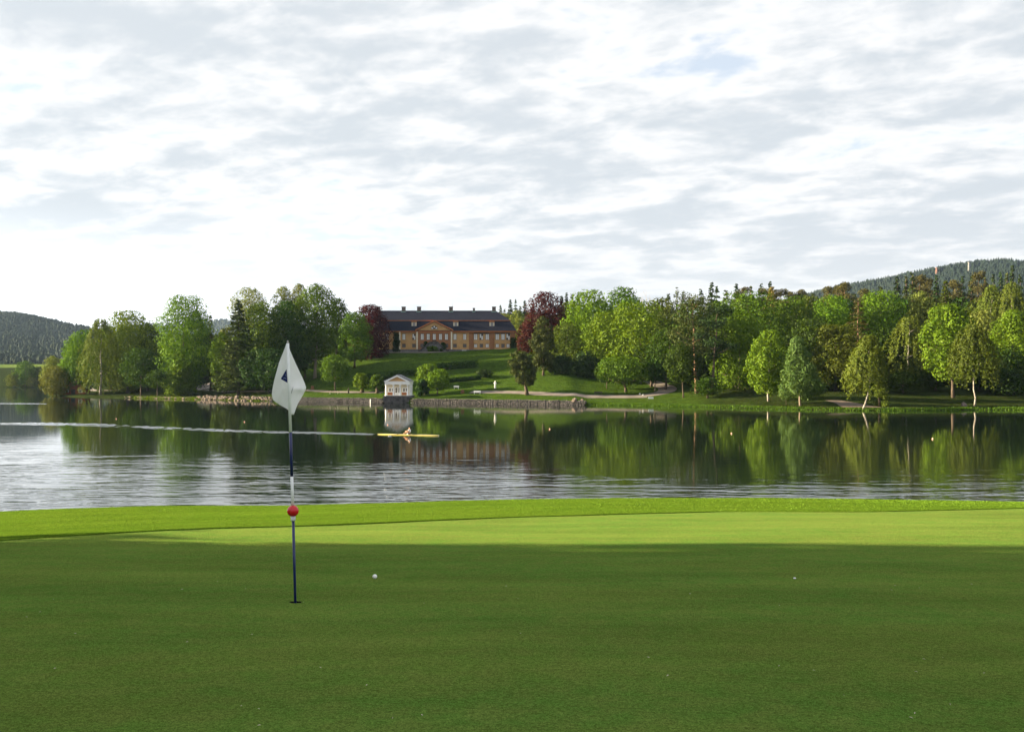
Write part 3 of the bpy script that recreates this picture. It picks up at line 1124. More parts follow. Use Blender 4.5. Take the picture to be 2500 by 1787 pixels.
def window(parent, x0, x1, z0, z1, y, cols=2, rows=3, pane='curtain', frame='dark_frame', fw=.13, mw=.09, name='window', origin=Vector((0, 0, 0)), dark_cells=()):
    """frame with mullions set into its opening; every pane is a piece of its own"""
    b = MB()
    b.box(x0 - .03, x0 + fw, y - .10, y + .06, z0 - .03, z1 + .03)
    b.box(x1 - fw, x1 + .03, y - .10, y + .06, z0 - .03, z1 + .03)
    b.box(x0 + fw, x1 - fw, y - .098, y + .058, z1 - fw, z1 + .028)
    b.box(x0 + fw, x1 - fw, y - .098, y + .058, z0 - .028, z0 + fw)
    X = [x0 + fw + (x1 - x0 - 2 * fw) * i / cols for i in range(cols + 1)]
    Z = [z0 + fw + (z1 - z0 - 2 * fw) * i / rows for i in range(rows + 1)]
    for x in X[1:-1]: b.box(x - mw / 2, x + mw / 2, y - .07, y + .04, z0 + fw, z1 - fw)
    for i, z in enumerate(Z[1:-1]):
        for j in range(cols):
            b.box(X[j] + (mw / 2 if j else 0), X[j + 1] - (mw / 2 if j < cols - 1 else 0), y - .066, y + .036, z - mw * .4, z + mw * .4)
    f = b.build(name, M[frame], parent)
    for i in range(cols):
        for j in range(rows):
            wd, ht = X[i + 1] - X[i] - .002, Z[j + 1] - Z[j] - .002
            o = link('pane', pane_mesh(wd, ht, 'dark_pane' if (i, j) in dark_cells else pane), None, f, ((X[i] + X[i + 1]) / 2, y, (Z[j] + Z[j + 1]) / 2))
    return f


EAVE, BASE, BREAK = mz(810), mz(853), at(1100, 782, MY + 2.2).z - TERR
RIDGE = at(1100, 758.5, MY + 7.4).z - TERR
segs = [  # px0, px1, proud, material, windows (px centre list), triple bay
    (861, 961, .0, 'ochre', [877, 902, 926, 945], 0),
    (961, 976, .06, 'terracotta', [], 0),
    (976, 1018.6, .0, 'ochre', [986, 1010.6], 0),
    (1018.6, 1102.6, .45, 'terracotta', [1031, 1045.6, 1060.4, 1075.6, 1090], 2),
    (1102.6, 1145, .0, 'ochre', [1110.7, 1134.5], 0),
    (1145, 1156, .10, 'terracotta', [], 0),
    (1156, 1195, -.25, 'ochre', [1161, 1175, 1189.6], 1),
    (1195, 1207, .10, 'terracotta', [], 0),
    (1207, 1246, -.25, 'ochre', [1214, 1228, 1240.5], 1),
    (1246, 1258, .10, 'terracotta', [], 0),
]
WZ0, WZ1, SZ0, SZ1 = mz(830), mz(815), mz(848.5), mz(839.5)
for (p0, p1, proud, mt, wins, typ) in segs:
    x0, x1, y = mx(p0), mx(p1), -proud
    holes, todo = [], []
    for wp in wins:
        hw = .66 if typ != 1 else .74
        c = mx(wp)
        holes.append((c - hw, c + hw, WZ0, WZ1)); todo.append((c, hw, 'big'))
        if typ == 2 and wp not in (1031, 1090): continue
        hs = .70 if typ != 1 else .66
        holes.append((c - hs, c + hs, SZ0, SZ1)); todo.append((c, hs, 'small'))
    b = MB()
    wall_open(b, x0, x1, BASE, EAVE, y, holes)
    for xe in (x0, x1):
        b.add([(xe, y, BASE), (xe, 1.05, BASE), (xe, 1.05, EAVE), (xe, y, EAVE)], [(0, 1, 2, 3)])
    b.build('wall', M[mt], mans)
    MB().box(x0, x1, y - .12, 1.05, -1.0, BASE).build('plinth', M['pier_stone'], mans)
    for j, (c, hw, kd) in enumerate(todo):
        if kd == 'big':
            window(mans, c - hw, c + hw, WZ0, WZ1, y + .12, 2, 3, dark_cells=[(0, 0), (1, 2)] if (j * 7 + int(p0)) % 5 == 0 else ())
        else:
            window(mans, c - hw, c + hw, SZ0, SZ1, y + .12, 2, 2, pane='dark_pane' if (typ != 1 or j % 4 == 3) else 'curtain', fw=.12, mw=.07)
    if typ == 1:
        MB().box(x0 + .05, x1 - .05, y - .08, y - .002, WZ1 + .06, WZ1 + .42).build('lintel', M['dark_frame'], mans)
xl, xr = mx(861), mx(1258)
b = MB()
DEP = 14.8
b.box(xl, xr, 1.0, DEP, -.5, EAVE)
b.build('side_wall', M['terracotta'], mans)
for p0 in (1018.6, 1102.6, 976):
    MB().box(mx(p0) - .28, mx(p0) + .28, -.56, -.004 if p0 == 976 else -.455, BASE, EAVE - .02).build('pilaster', M['cream'], mans)
b = MB()
b.box(xl - .35, xr + .35, -.62, DEP + .35, EAVE, EAVE + .32)
b.box(xl - .18, xr + .18, -.50, DEP + .2, EAVE - .28, EAVE - .002)
b.build('cornice', M['cornice'], mans)
# mansard roof: steep lower part, flatter upper part, hipped ends
def hip(b, xa0, xa1, ya0, ya1, za, xb0, xb1, yb0, yb1, zb):
    lo = [(xa0, ya0, za), (xa1, ya0, za), (xa1, ya1, za), (xa0, ya1, za)]
    hi = [(xb0, yb0, zb), (xb1, yb0, zb), (xb1, yb1, zb), (xb0, yb1, zb)]
    b.add(lo + hi, [(0, 1, 5, 4), (1, 2, 6, 5), (2, 3, 7, 6), (3, 0, 4, 7), (4, 5, 6, 7), (3, 2, 1, 0)])
ins = 2.2
b = MB()
hip(b, xl - .5, xr + .5, -.75, DEP + .5, EAVE + .33, xl + ins, xr - ins, ins - .1, DEP - ins + .1, BREAK)
b.build('lower_roof', M['roof'], mans)
b = MB()
hip(b, xl + ins - .35, xr - ins + .35, ins - .45, DEP - ins + .45, BREAK - .02, xl + 7.9, xr - 7.9, DEP / 2 - .12, DEP / 2 + .12, RIDGE)
b.build('upper_roof', M['roof'], mans)
MB().box(xl + ins - .42, xr - ins + .42, ins - .52, DEP - ins + .52, BREAK - .26, BREAK - .03).build('roof_moulding', M['cornice'], mans)
for i, cp_ in enumerate((890, 923, 985.5, 1023, 1101, 1157, 1206)):
    cx = px_x(cp_, MY + 7.4)
    wd, hh = (.75, 1.35) if cp_ != 1157 else (.4, .8)
    b = MB().box(cx - wd, cx + wd, DEP / 2 - .6, DEP / 2 + .6, RIDGE - 1.1, RIDGE + hh)
    b.box(cx - wd - .12, cx + wd + .12, DEP / 2 - .72, DEP / 2 + .72, RIDGE + hh, RIDGE + hh + .22)
    ch = b.build('chimney', M['chimney'], mans)
    MB().box(cx - wd - .2, cx + wd + .2, DEP / 2 - 1.05, DEP / 2 - .602, RIDGE - .75, RIDGE - .35).build('flashing', M['copper'], ch)
MB().tube([(px_x(1104, MY + 7), DEP / 2, RIDGE), (px_x(1104, MY + 7), DEP / 2, RIDGE + 3)], [.06, .03], 5).build('aerial', M['black'], mans)
# dormers
for dp in (917, 1010.4, 1112.6, 1201):
    c = mx(dp); z0, z1 = mz(799.5), mz(785.5)
    hw = .95
    b = MB().box(c - hw, c + hw, .55, 2.6, z0 - .3, z1 - .25)
    dm = b.build('dormer', M['cream'], mans)
    # arched roof over the dormer
    arc = [(c + (hw + .18) * math.cos(a), z1 - .25 + .75 * math.sin(a)) for a in np.linspace(0, math.pi, 9)]
    MB().prism(arc, .42, 3.6).build('dormer_roof', M['terracotta'], dm)
    b = MB()
    x0, x1, za, zb = c - .52, c + .52, z0 + .05, z1 - .28
    b.box(x0, x1, .50, .548, za, zb)
    b.build('casing', M['dark_frame'], dm)
    for i in range(2):
        for j in range(3):
            wd, ht = (x1 - x0) / 2 - .1, (zb - za) / 3 - .1
            link('pane', pane_mesh(wd, ht, 'dormer_pane'), None, dm,
                 (x0 + (i + .5) * (x1 - x0) / 2, .47, za + (j + .5) * (zb - za) / 3))
# pediment over the middle
pc, pa, pb_ = mx(1060.5), mx(1016), mx(1105)
apex = at(1060, 785.5, MY - .6).z - TERR
ped = MB().prism([(pa + .3, EAVE + .33), (pb_ - .3, EAVE + .33), (pc, apex - .25)], -.62, 5.0).build('pediment', M['ochre'], mans)
for s_ in (-1, 1):
    xe = pa - .25 if s_ < 0 else pb_ + .25
    dx, dz = pc - xe, apex - EAVE - .33
    ln = math.hypot(dx, dz); nx, nz = -dz / ln * s_ * -1, abs(dx) / ln
    th = .55
    poly = [(xe, EAVE + .33), (pc, apex), (pc, apex + th * 1.05), (xe - s_ * -0.1 * 0, EAVE + .33 + th * .9)]
    if s_ > 0: poly = poly[::-1]
    MB().prism(poly, -1.05, 4.8).build('raking_cornice', M['cornice'], ped)
b = MB()
lz = mz(803.8)
arc = [(pc + 1.35 * math.cos(a), lz + 1.35 * math.sin(a)) for a in np.linspace(0, math.pi, 15)]
lun = MB().prism(arc, -.72, -.622).build('lunette_window', M['dark_frame'], ped)
for i in range(5):
    a0, a1 = math.pi * (i / 5) + .07, math.pi * ((i + 1) / 5) - .07
    poly = [(pc + .45 * math.cos(a), lz + .12 + .45 * math.sin(a)) for a in (a1, a0)] + [(pc + 1.18 * math.cos(a), lz + .10 + 1.1 * math.sin(a)) for a in np.linspace(a0, a1, 4)]
    MB().prism(poly, -.75, -.724).build('pane', M['dark_pane'] if i % 2 else M['curtain'], lun)
# double stair to the middle door
DZ = WZ0 - .1
LAND = DZ - 1.3
MB().box(pc - .8, pc + .8, -.52, -.452, LAND, DZ).build('door', M['door'], mans)
MB().box(pc - 1.7, pc + 1.7, -3.4, -.58, -.6, LAND).build('stair_landing', M['pier_stone'], mans)
NS = 9
for s_ in (-1, 1):
    for i in range(NS):
        zt = LAND * (1 - (i + 1) / (NS + 1))
        xa = pc + s_ * (1.7 + .46 * i)
        xb = pc + s_ * (1.7 + .46 * (i + 1))
        MB().box(min(xa, xb), max(xa, xb), -3.3, -1.6, -.6, zt).build('step', M['pier_stone'], mans)
    xe = pc + s_ * (1.7 + .46 * NS)
    par = [(pc + s_ * 1.6, LAND - .3), (xe, -.1), (xe, .65), (pc + s_ * 1.6, LAND + .65)]
    if s_ < 0: par = par[::-1]
    MB().prism(par, -3.62, -3.42).build('stair_parapet', M['stone'], mans)
    MB().box(xe - .3, xe + .3, -3.75, -3.2, -.3, 1.1).build('stair_post', M['stone'], mans)
MB().box(pc - 1.6, pc + 1.6, -3.6, -3.402, LAND - .3, LAND + .65).build('stair_parapet', M['stone'], mans)


def leafy(name, label, cat, C, R, leaf, size=.3, n=1500, origin=None, seed=1, zs=.85, group=None, spread=.6, stems=True):
    """shrub or climber made of leaf lobes"""
    rng = np.random.default_rng(seed)
    C = np.array(C, float); R = np.array(R, float)
    P, N = lobes_cloud(rng, C, R, n, size, spread, zs)
    if origin is None: origin = (C[:, 0].mean(), C[:, 1].mean(), C[:, 2].min())
    o = np.array(tuple(origin))
    P = P - o
    t = thing(name, label, cat, tuple(o), 0, group)
    link('foliage', quads_mesh('foliage', leaf_quads(rng, P, N, size), np.clip(rng.normal(.5, .28, len(P)), 0, 1)), L[leaf], t)
    if stems:
        b = MB()
        for c in (C - o)[:6]:
            b.tube([(c[0] * .3, c[1] * .3, -.2), (c[0] * .7, c[1] * .7, c[2] * .5), tuple(c)], [.09, .06, .03], 5)
        b.build('stem', M['bark'], t)
    return t


def ivy(label, p0, p1, top, bot, seed):
    x0, x1 = mx(p0), mx(p1)
    z0, z1 = mz(bot) + TERR, mz(top) + TERR
    rng = np.random.default_rng(seed)
    C = np.stack([rng.uniform(x0 + .3, x1 - .3, 40), MY - .35 - rng.uniform(0, .25, 40), rng.uniform(z0, z1 - .5, 40)], -1)
    return leafy('wall_ivy', label, 'ivy', C, rng.uniform(.5, .95, 40), 'hedge', .22, 3600, ((x0 + x1) / 2, MY - .3, TERR), seed, 1.0)


ivy('dark ivy climbing the manor wall beside the left-hand copper beech', 961, 976, 809, 858, 3)
ivy('dark ivy climbing the right-hand corner of the manor wall', 1246.5, 1259, 822, 859, 4)
rng0 = np.random.default_rng(77)
def bush_at(name, label, px, top, w_, d, leaf, seed, base=None, cat='bush', size=.28, n=1600, nl=14, group=None, dz=0):
    x = px_x(px, d); z0 = tz(x, d) + dz
    zt = at(px, top, d).z
    R = w_ / 2 / FPX * d
    H = max(zt - z0, .6)
    rng = np.random.default_rng(seed)
    a = rng.uniform(0, 6.28, nl); t = rng.uniform(0, 1, nl)
    rad = np.minimum(R, H) * rng.uniform(.3, .48, nl)
    rc = np.clip(R * np.sqrt(np.clip(1 - t ** 2.5, 0.05, 1)) - rad * .8, 0, None) * rng.uniform(.6, 1, nl)
    C = np.stack([x + rc * np.cos(a), d + rc * np.sin(a), z0 + np.clip(H * t, rad * .6, H - rad * .8)], -1)
    return leafy(name, label, cat, C, rad, leaf, size, n, (x, d, z0), seed, group=group)


bush_at('shrub', 'low green shrub mound between the two flights of manor steps', 1056, 845, 34, MY - 6.5, 'green', 11)
bush_at('shrub', 'dark bush left of the manor steps', 1039, 834, 17, MY - 3.0, 'hedge', 12)
bush_at('shrub', 'dark bush right of the manor steps', 1081, 836, 20, MY - 3.0, 'hedge', 13)

# ------------------------------------------------------------------ lakeside temple pavilion
BD = float(y_shore(on_plane(970, 983, 0).x)) - .2
PZ = at(970, 966.5, BD).z
pav = thing('pavilion', 'small white columned lakeside pavilion with pediment on a stone base', 'pavilion', (px_x(969.5, BD), BD, PZ))
ox = px_x(969.5, BD)
def vx(px): return px_x(px, BD) - ox
def vz(py): return at(970, py, BD).z - PZ
x0, x1, zt = vx(941), vx(999), vz(938.5)
PD = 10.0
base_o = MB().box(x0 - .55, x1 + .55, -.6, PD + .4, -PZ - .8, -.12).build('stone_base', M['stone'], pav)
MB().box(x0 - .6, x1 + .6, -.7, PD + .45, -.118, .06).build('floor_slab', M['slate_grey'], pav)
rs = random.Random(5)
zz_ = -PZ - .3
while zz_ < -.2:                                    # facing stones of the base
    hh = rs.uniform(.42, .55)
    hh = min(hh, -.13 - zz_)
    xx = x0 - .6
    while xx < x1 + .5:
        ln = min(rs.uniform(.6, 1.15), x1 + .6 - xx)
        g_ = .03
        yy = -.60 - rs.uniform(.05, .13)
        MB().box(xx + g_, xx + ln - g_, yy, -.55, zz_ + g_, zz_ + hh - g_).build('stone', M['stone'], base_o)
        xx += ln
    zz_ += hh
for cpx in (942.7, 960.8, 977.2, 995.2):
    c = vx(cpx)
    b = MB().lathe([(.33, .06), (.33, .2), (.26, .26), (.25, 1.2), (.215, zt - .32), (.30, zt - .22), (.30, zt - .16)], 12, (c, 0, 0))
    b.box(c - .34, c + .34, -.34, .34, zt - .16, zt)
    b.build('column', M['white'], pav)
b = MB().box(x0 - .15, x1 + .15, -.36, PD, zt, zt + .72)
b.box(x0 - .34, x1 + .34, -.56, PD + .1, zt + .722, zt + .92)
b.build('entablature', M['white'], pav)
e0, e1, ez, az = vx(938.3), vx(1000.8), zt + .92, vz(915.6)
pm = (e0 + e1) / 2
gable = MB().prism([(e0 + .8, ez), (e1 - .8, ez), (pm, az - .5)], -.30, PD).build('gable', M['ochre'], pav)
for s_ in (-1, 1):
    xe = e0 if s_ < 0 else e1
    poly = [(xe, ez), (xe - s_ * .95, ez), (pm, az - .48), (pm, az)]
    if s_ > 0: poly = poly[::-1]
    MB().prism(poly, -.62, -.1).build('raking_cornice', M['white'], gable)
b = MB()
for s_ in (-1, 1):
    xe = e0 - .12 if s_ < 0 else e1 + .12
    poly = [(xe, ez + .03), (pm, az + .03), (pm, az + .16), (xe, ez + .16)]
    if s_ > 0: poly = poly[::-1]
    b.prism(poly, -.7, PD + .3)
b.build('roof', M['slate_grey'], pav)
# porch back wall, 1.8 m behind the columns
yb = 1.8
wz0, wz1 = vz(958.5), vz(946)
dz0, dz1 = .1, vz(945)
wx = [vx(953.5), vx(987.8)]
holes = [(c - .85, c + .85, wz0, wz1) for c in wx] + [(-.95, .95, dz0, dz1)]
b = MB()
wall_open(b, x0 + .15, x1 - .15, .06, zt, yb, holes)
b.build('back_wall', M['cream'], pav)
b = MB()
b.box(x1 - .2, x1 - .02, yb + .01, PD, .06, zt)
b.build('side_wall', M['white'], pav)
MB().box(x0 + .02, x0 + .2, yb + .01, PD, .06, zt).build('side_wall', M['ochre'], pav)
MB().box(x0 + .2, x1 - .2, PD - .2, PD - .02, .06, zt).build('rear_wall', M['ochre'], pav)
for c in wx:
    window(pav, c - .85, c + .85, wz0, wz1, yb + .08, 2, 1, 'dark_pane', 'white', .28, .34)
    MB().box(c - 1.0, c + 1.0, yb - .06, yb - .004, .25, 1.0).build('panel', M['cornice'], pav)
dr = MB().box(-.93, .93, yb + .02, yb + .10, dz0, dz1 - .02).build('door', M['white'], pav)
for s_ in (-.45, .45):
    for j in range(3):
        link('pane', pane_mesh(.50, .42, 'dark_pane'), None, dr, (s_, yb, dz0 + 1.05 + j * .48))
for a_, c_ in ((942.7, 960.8), (977.2, 995.2)):
    b = MB().tube([(vx(a_) + .3, .0, .95), (vx(c_) - .3, .0, .95)], [.03, .03], 5)
    b.tube([(vx(a_) + .3, .0, .55), (vx(c_) - .3, .0, .55)], [.02, .02], 5)
    b.build('railing', M['black'], pav)
for j in range(3):
    yy = 3.4 + j * 2.4
    MB().box(x1 - .018, x1 + .05, yy - .45, yy + .45, wz0, wz1).build('side_window', M['dark_pane'], pav)
    MB().box(x1 - .016, x1 + .12, yy - .85, yy - .55, .06, zt - .01).build('side_pilaster', M['white'], pav)
# small landing stage beside it
jx, jy = px_x(922, BD - 2), BD - 2.0
jet = thing('landing_stage', 'low dark plank landing stage left of the white pavilion', 'jetty', (jx, jy, 0))
for i in range(9):
    MB().box(-1.9 + i * .44, -1.9 + i * .44 + .4, -.8, 1.2, .28, .36).build('plank', M['dark_wood'], jet)
for dx in (-1.8, 1.9):
    MB().box(dx - .08, dx + .08, -.7, -.54, -1.2, .275).build('pile', M['dark_wood'], jet)
MB().tube([(-2.0, -.7, -1.0), (-2.0, -.7, 1.15)], [.13, .12], 8).build('mooring_post', M['white'], jet)

# ------------------------------------------------------------------ stone shore wall, riprap
def stone_mesh(seed, rough=.14):
    import bmesh
    rng = random.Random(seed)
    bm = bmesh.new()
    bmesh.ops.create_icosphere(bm, subdivisions=1, radius=.62)
    for v in bm.verts:
        p = v.co
        m_ = max(abs(p.x), abs(p.y), abs(p.z))
        box_ = p / m_ * .5
        v.co = p.lerp(box_, .62) + Vector([rng.uniform(-rough, rough) * .55 for _ in range(3)])
    me = bpy.data.meshes.new('stone')
    bm.to_mesh(me); bm.free()
    return me


STN = [stone_mesh(i) for i in range(8)]
for s_ in STN: s_.materials.append(M['stone'])
RCK = [stone_mesh(40 + i, .2) for i in range(7)]
for s_ in RCK: s_.materials.append(M['rock_pale'])

sw = thing('stone_shore_wall', 'long grey dry-stone wall along the water either side of the pavilion', 'wall', (-20, float(y_shore(-20)), 0))
so = Vector(sw.location)
rs = random.Random(9)
cnt = 0
extra = []
for row in range(4):
    x = XA - 1
    while x < XB:
        ln = rs.uniform(.4, 1.0)
        hgt = .38
        xc = x + ln / 2
        x += ln
        if ox + x0 - .9 < xc < ox + x1 + .9: continue
        yy = float(y_shore(xc)) - .14 + row * .07 + rs.uniform(-.08, .08)
        pos = Vector((xc, yy, .06 + row * .36 + rs.uniform(-.07, .07)))
        scl = (ln * .98, rs.uniform(.6, .85), hgt * rs.uniform(.9, 1.15))
        if row == 3: scl = (scl[0], scl[1], scl[2] * rs.uniform(.6, 1.2))
        extra.append((pos, scl, rs.uniform(-.15, .15) + (math.pi if rs.random() < .5 else 0)))
rs.shuffle(extra)
extra.sort(key=lambda e_: -e_[1][0])
for i, (pos, scl, rz) in enumerate(extra):
    if i < 290:
        o = link('stone', STN[i % 8], None, sw, pos - so)
        o.scale = scl; o.rotation_euler = (0, 0, rz)
rest = MB()
for i, (pos, scl, rz) in enumerate(extra[290:]):
    m_ = STN[i % 8]
    rest.add([(Vector((v.co.x * scl[0], v.co.y * scl[1], v.co.z * scl[2])) + pos - so) for v in m_.vertices], [tuple(p.vertices) for p in m_.polygons])
if rest.v: kind(rest.build('stones', M['stone'], sw), 'stuff')

rp = thing('riprap', 'bank of tumbled pale granite boulders on the shore left of the flag', 'rocks', (px_x(600, 325), 325, .3))
ro = Vector(rp.location)
for i in range(190):
    px = rs.uniform(500, 700) if i < 150 else rs.uniform(470, 560)
    x = px_x(px, 328)
    s_ = rs.uniform(-.3, 3.6)
    y = float(y_shore(x)) + s_
    r_ = rs.uniform(.3, .9)
    o = link('rock', RCK[i % 7], None, rp, Vector((x, y, max(.12, tz(x, y) + .12 + .18 * s_))) - ro)
    o.scale = (r_ * rs.uniform(.9, 1.5), r_, r_ * rs.uniform(.6, .9)); o.rotation_euler = (rs.uniform(-.3, .3), rs.uniform(-.3, .3), rs.uniform(0, 6.28))
rp2 = thing('shore_rocks', 'scattered pale rocks along the low grassy shore at far left', 'rocks', (px_x(380, 345), 345, .3))
ro = Vector(rp2.location)
for i in range(46):
    x = px_x(rs.uniform(280, 490), 345)
    y = float(y_shore(x)) + rs.uniform(.2, 3.5)
    r_ = rs.uniform(.4, .95)
    o = link('rock', RCK[i % 7], None, rp2, Vector((x, y, tz(x, y) + .1)) - ro)
    o.scale = (r_ * 1.5, r_, r_ * .55); o.rotation_euler = (0, 0, rs.uniform(0, 6.28))
for i, (px, py, sz, lab) in enumerate([(1402, 983, 1.3, 'pale boulder at the right-hand end of the stone shore wall'), (1421, 989, .8, 'small pale rock in the shallows beyond the end of the stone wall'),
                                       (2354, 992, 1.3, 'grey boulder at the water beside the white birch trunk'), (1562, 963, .5, 'small white stone on the path edge nearest the white sign board'),
                                       (1570, 966, .5, 'small white stone just above the white sign board')]):
    g = ground_at(px, py)
    o = link('boulder', RCK[(i + 2) % 7].copy(), None, None, g + Vector((0, 0, .25 * sz)))
    if i >= 3: o.data.materials.clear(); o.data.materials.append(M['white'])
    o.scale = (sz, sz * .8, sz)
    tag(o, lab, 'rock')

# ------------------------------------------------------------------ gravel paths
def path(name, pts, width, mat='gravel', lift=.07):
    P = [ground_at(px, py) if isinstance(px, (int, float)) else px for px, py in pts]
    Q = []
    for a, c in zip(P[:-1], P[1:]):
        n = max(2, int((c - a).length / 1.5))
        Q += [a.lerp(c, i / n) for i in range(n)]
    Q.append(P[-1])
    for _ in range(6):
        Q = [Q[0]] + [(Q[i - 1] + Q[i] * 2 + Q[i + 1]) / 4 for i in range(1, len(Q) - 1)] + [Q[-1]]
    rows = []
    ww = width if isinstance(width, (list, tuple)) else (width, width)
    for i, p in enumerate(Q):
        t = (Q[min(i + 1, len(Q) - 1)] - Q[max(i - 1, 0)]); t.z = 0; t.normalize()
        n = Vector((-t.y, t.x, 0))
        wd = ww[0] + (ww[1] - ww[0]) * i / (len(Q) - 1)
        row = []
        for u in (-.5, -.25, 0, .25, .5):
            q_ = p + n * wd * u
            row.append((q_.x, q_.y, tz(q_.x, q_.y) + lift))
        rows.append(row)
    return kind(link(name, grid_mesh(name, np.array(rows)), M[mat]), 'structure')


path('shore_path', [(1150, 958), (1230, 958), (1290, 960), (1380, 965), (1470, 968), (1540, 969), (1580, 968)], (3.2, 6.5))
path('wood_path', [(1560, 968), (1600, 964), (1632, 955), (1630, 948), (1605, 938), (1575, 930)], 5.5)
path('lawn_path', [(640, 956), (720, 956.5), (820, 958), (900, 958.5), (935, 959)], 2.6)
path('wood_path', [(470, 953), (500, 949), (500, 944), (505, 938), (512, 934)], 6.0)
path('wood_path', [(500, 953), (560, 956), (640, 956)], 2.4)
path('shore_path', [(185, 952), (230, 955), (290, 953)], 2.6)
gx = [Vector((mx(p), MY - 7.5 + dy, 0)) for p, dy in ((930, 0), (975, 1.0), (1060, -3.0), (1150, -.6), (1262, .8))]
path('terrace_path', [(p, None) for p in gx], 4.5, lift=.10)
# trodden soil patch under the leaning birch
path('soil_patch', [(2030, 978), (2070, 985), (2105, 995)], (4, 9), 'soil')

# ------------------------------------------------------------------ left boat hut
HY = 384.0
hx = px_x(180, HY); hz_ = tz(hx, HY)
hut = thing('boat_hut', 'small red boarded hut with dark roof under the trees at far left', 'hut', (hx, HY, hz_))
hw, hd, hh = 4.3, 5.0, 2.3
hr = at(176, 919.5, HY).z - hz_
MB().box(-hw, hw, 0, hd, -.8, hh).build('wall', M['red_wood'], hut)
MB().prism([(-hw, hh), (hw, hh), (.2, hr - .25)], .05, hd).build('gable', M['red_wood'], hut)
for s_ in (-1, 1):
    poly = [(.2, hr - .2), (s_ * (hw + .7), hh - .45), (s_ * (hw + .7), hh - .2), (.2, hr)]
    if s_ < 0: poly = poly[::-1]
    MB().prism(poly, -.7, hd + .5).build('roof_slope', M['roof'], hut)
MB().box(-.9, .6, -.06, -.003, -.2, 1.9).build('door', M['dark_wood'], hut)
for dx in (-3.2, 2.0):
    f = MB().box(dx - .1, dx + 1.3, -.07, -.004, .7, 1.8).build('window', M['white'], hut)
    MB().box(dx + .02, dx + 1.18, -.09, -.072, .82, 1.68).build('pane', M['dark_pane'], f)

# ------------------------------------------------------------------ benches, statue, small things on the shore
def bench(label, px, py, wpx, mat, d=None, rz=0.0, back=True):
    g = ground_at(px, py) if d is None else Vector((px_x(px, d), d, tz(px_x(px, d), d)))
    wd = max(1.5, wpx / FPX * g.y)
    t = thing('park_bench', label, 'bench', g, rz)
    for j in range(3):
        MB().box(-wd / 2, wd / 2, -.30 + j * .2, -.13 + j * .2, .42, .47).build('seat_slat', M[mat], t)
    if back:
        for j in range(2):
            MB().box(-wd / 2, wd / 2, .32, .37, .58 + j * .22, .76 + j * .22).build('back_slat', M[mat], t)
    for s_ in (-1, 1):
        b = MB().box(s_ * (wd / 2 - .2) - .05, s_ * (wd / 2 - .2) + .05, -.28, .30, -.1, .415)
        b.box(s_ * (wd / 2 - .2) - .04, s_ * (wd / 2 - .2) + .04, .302, .317, .3, 1.0)
        b.build('leg', M[mat], t)
    return t


bench('white bench on the grass by the dark clipped hedge, right of the two bright trees', 1114, 949.5, 13, 'white')
bench('white bench on the waterside grass strip right of the pavilion', 1165, 962, 17, 'white')
bench('low white bench on the waterside grass left of the pavilion', 815, 962, 22, 'cream', back=False)
bench('dark bench at the back edge of the gravel path', 1461, 964, 20, 'dark_wood')
bench('pale bench at the edge of the dark wood near the right border', 2478, 941, 11, 'white')
for i, (p0, lab, wd) in enumerate([(1133, 'white garden bench against the manor wall nearest the steps', 11), (1176, 'white garden bench before the first triple window of the manor', 12),
                                   (1190, 'white garden table before the first triple window of the manor', 8), (1212, 'white garden bench before the last triple window of the manor', 9),
                                   (1236, 'white garden bench beside the right-hand ivy of the manor', 11)]):
    bench(lab, p0, 858, wd, 'white', d=MY - 1.2, back=(i != 2))
g = ground_at(1209, 949)
st = thing('statue', 'white marble figure on a pedestal beside the round dark bush', 'statue', g)
MB().box(-.42, .42, -.42, .42, -.1, .2).build('plinth', M['pier_stone'], st)
MB().lathe([(.36, .2), (.30, .3), (.28, .85), (.36, .95), (.36, 1.02)], 10).build('pedestal', M['statue'], st)
MB().lathe([(.24, 1.02), (.27, 1.25), (.22, 1.5), (.34, 1.72), (.30, 1.95), (.10, 2.05), (.09, 2.12), (.16, 2.2), (.17, 2.33), (.10, 2.44), (.03, 2.47)], 10).build('figure', M['statue'], st)
b = MB().tube([(-.3, 0, 1.9), (-.42, -.1, 1.6), (-.2, -.25, 1.5)], [.08, .07, .05], 6)
b.tube([(.3, 0, 1.9), (.42, -.1, 1.6), (.25, -.22, 1.35)], [.08, .07, .05], 6)
b.build('arms', M['statue'], st)
g = ground_at(851, 961)
st = thing('garden_urn', 'small dark urn on a post by the path left of the pollards', 'urn', g)
MB().box(-.2, .2, -.2, .2, -.1, .75).build('post', M['dark_wood'], st)
MB().lathe([(.10, .75), (.12, .85), (.3, 1.1), (.34, 1.35), (.2, 1.4), (.06, 1.75), (.02, 1.95)], 10).build('urn', M['dark_wood'], st)
for px, py, lab in ((763, 950, 'small brown timber box stump on the slope right of the flag'), (1129, 960, 'squat brown tree stump on the grass between two white benches')):
    g = ground_at(px, py)
    st = thing('tree_stump', lab, 'stump', g)
    MB().lathe([(.72, -.2), (.58, .15), (.52, .7), (.50, 1.05)], 9).build('stump', M['brown_wood'], st)
    MB().lathe([(.49, 1.052), (.46, 1.09)], 9).build('cut_face', M['soil'], st)
g = ground_at(1589, 977)
sg = thing('sign_board', 'small white board on posts at the water where the paths meet', 'sign', g, .12)
MB().box(-.75, .75, -.03, .03, .35, .85).build('board', M['white'], sg)
for s_ in (-.6, .6): MB().box(s_ - .04, s_ + .04, .032, .10, -.2, .9).build('post', M['dark_wood'], sg)
g = at(2410, 925, 300)
bw = thing('brick_wall', 'low pinkish wall glimpsed between dark trunks at right', 'wall', (g.x, 300, tz(g.x, 300)))
MB().box(-4.2, 4.2, 0, .5, -.5, 2.4).build('wall_face', M['brick'], bw)
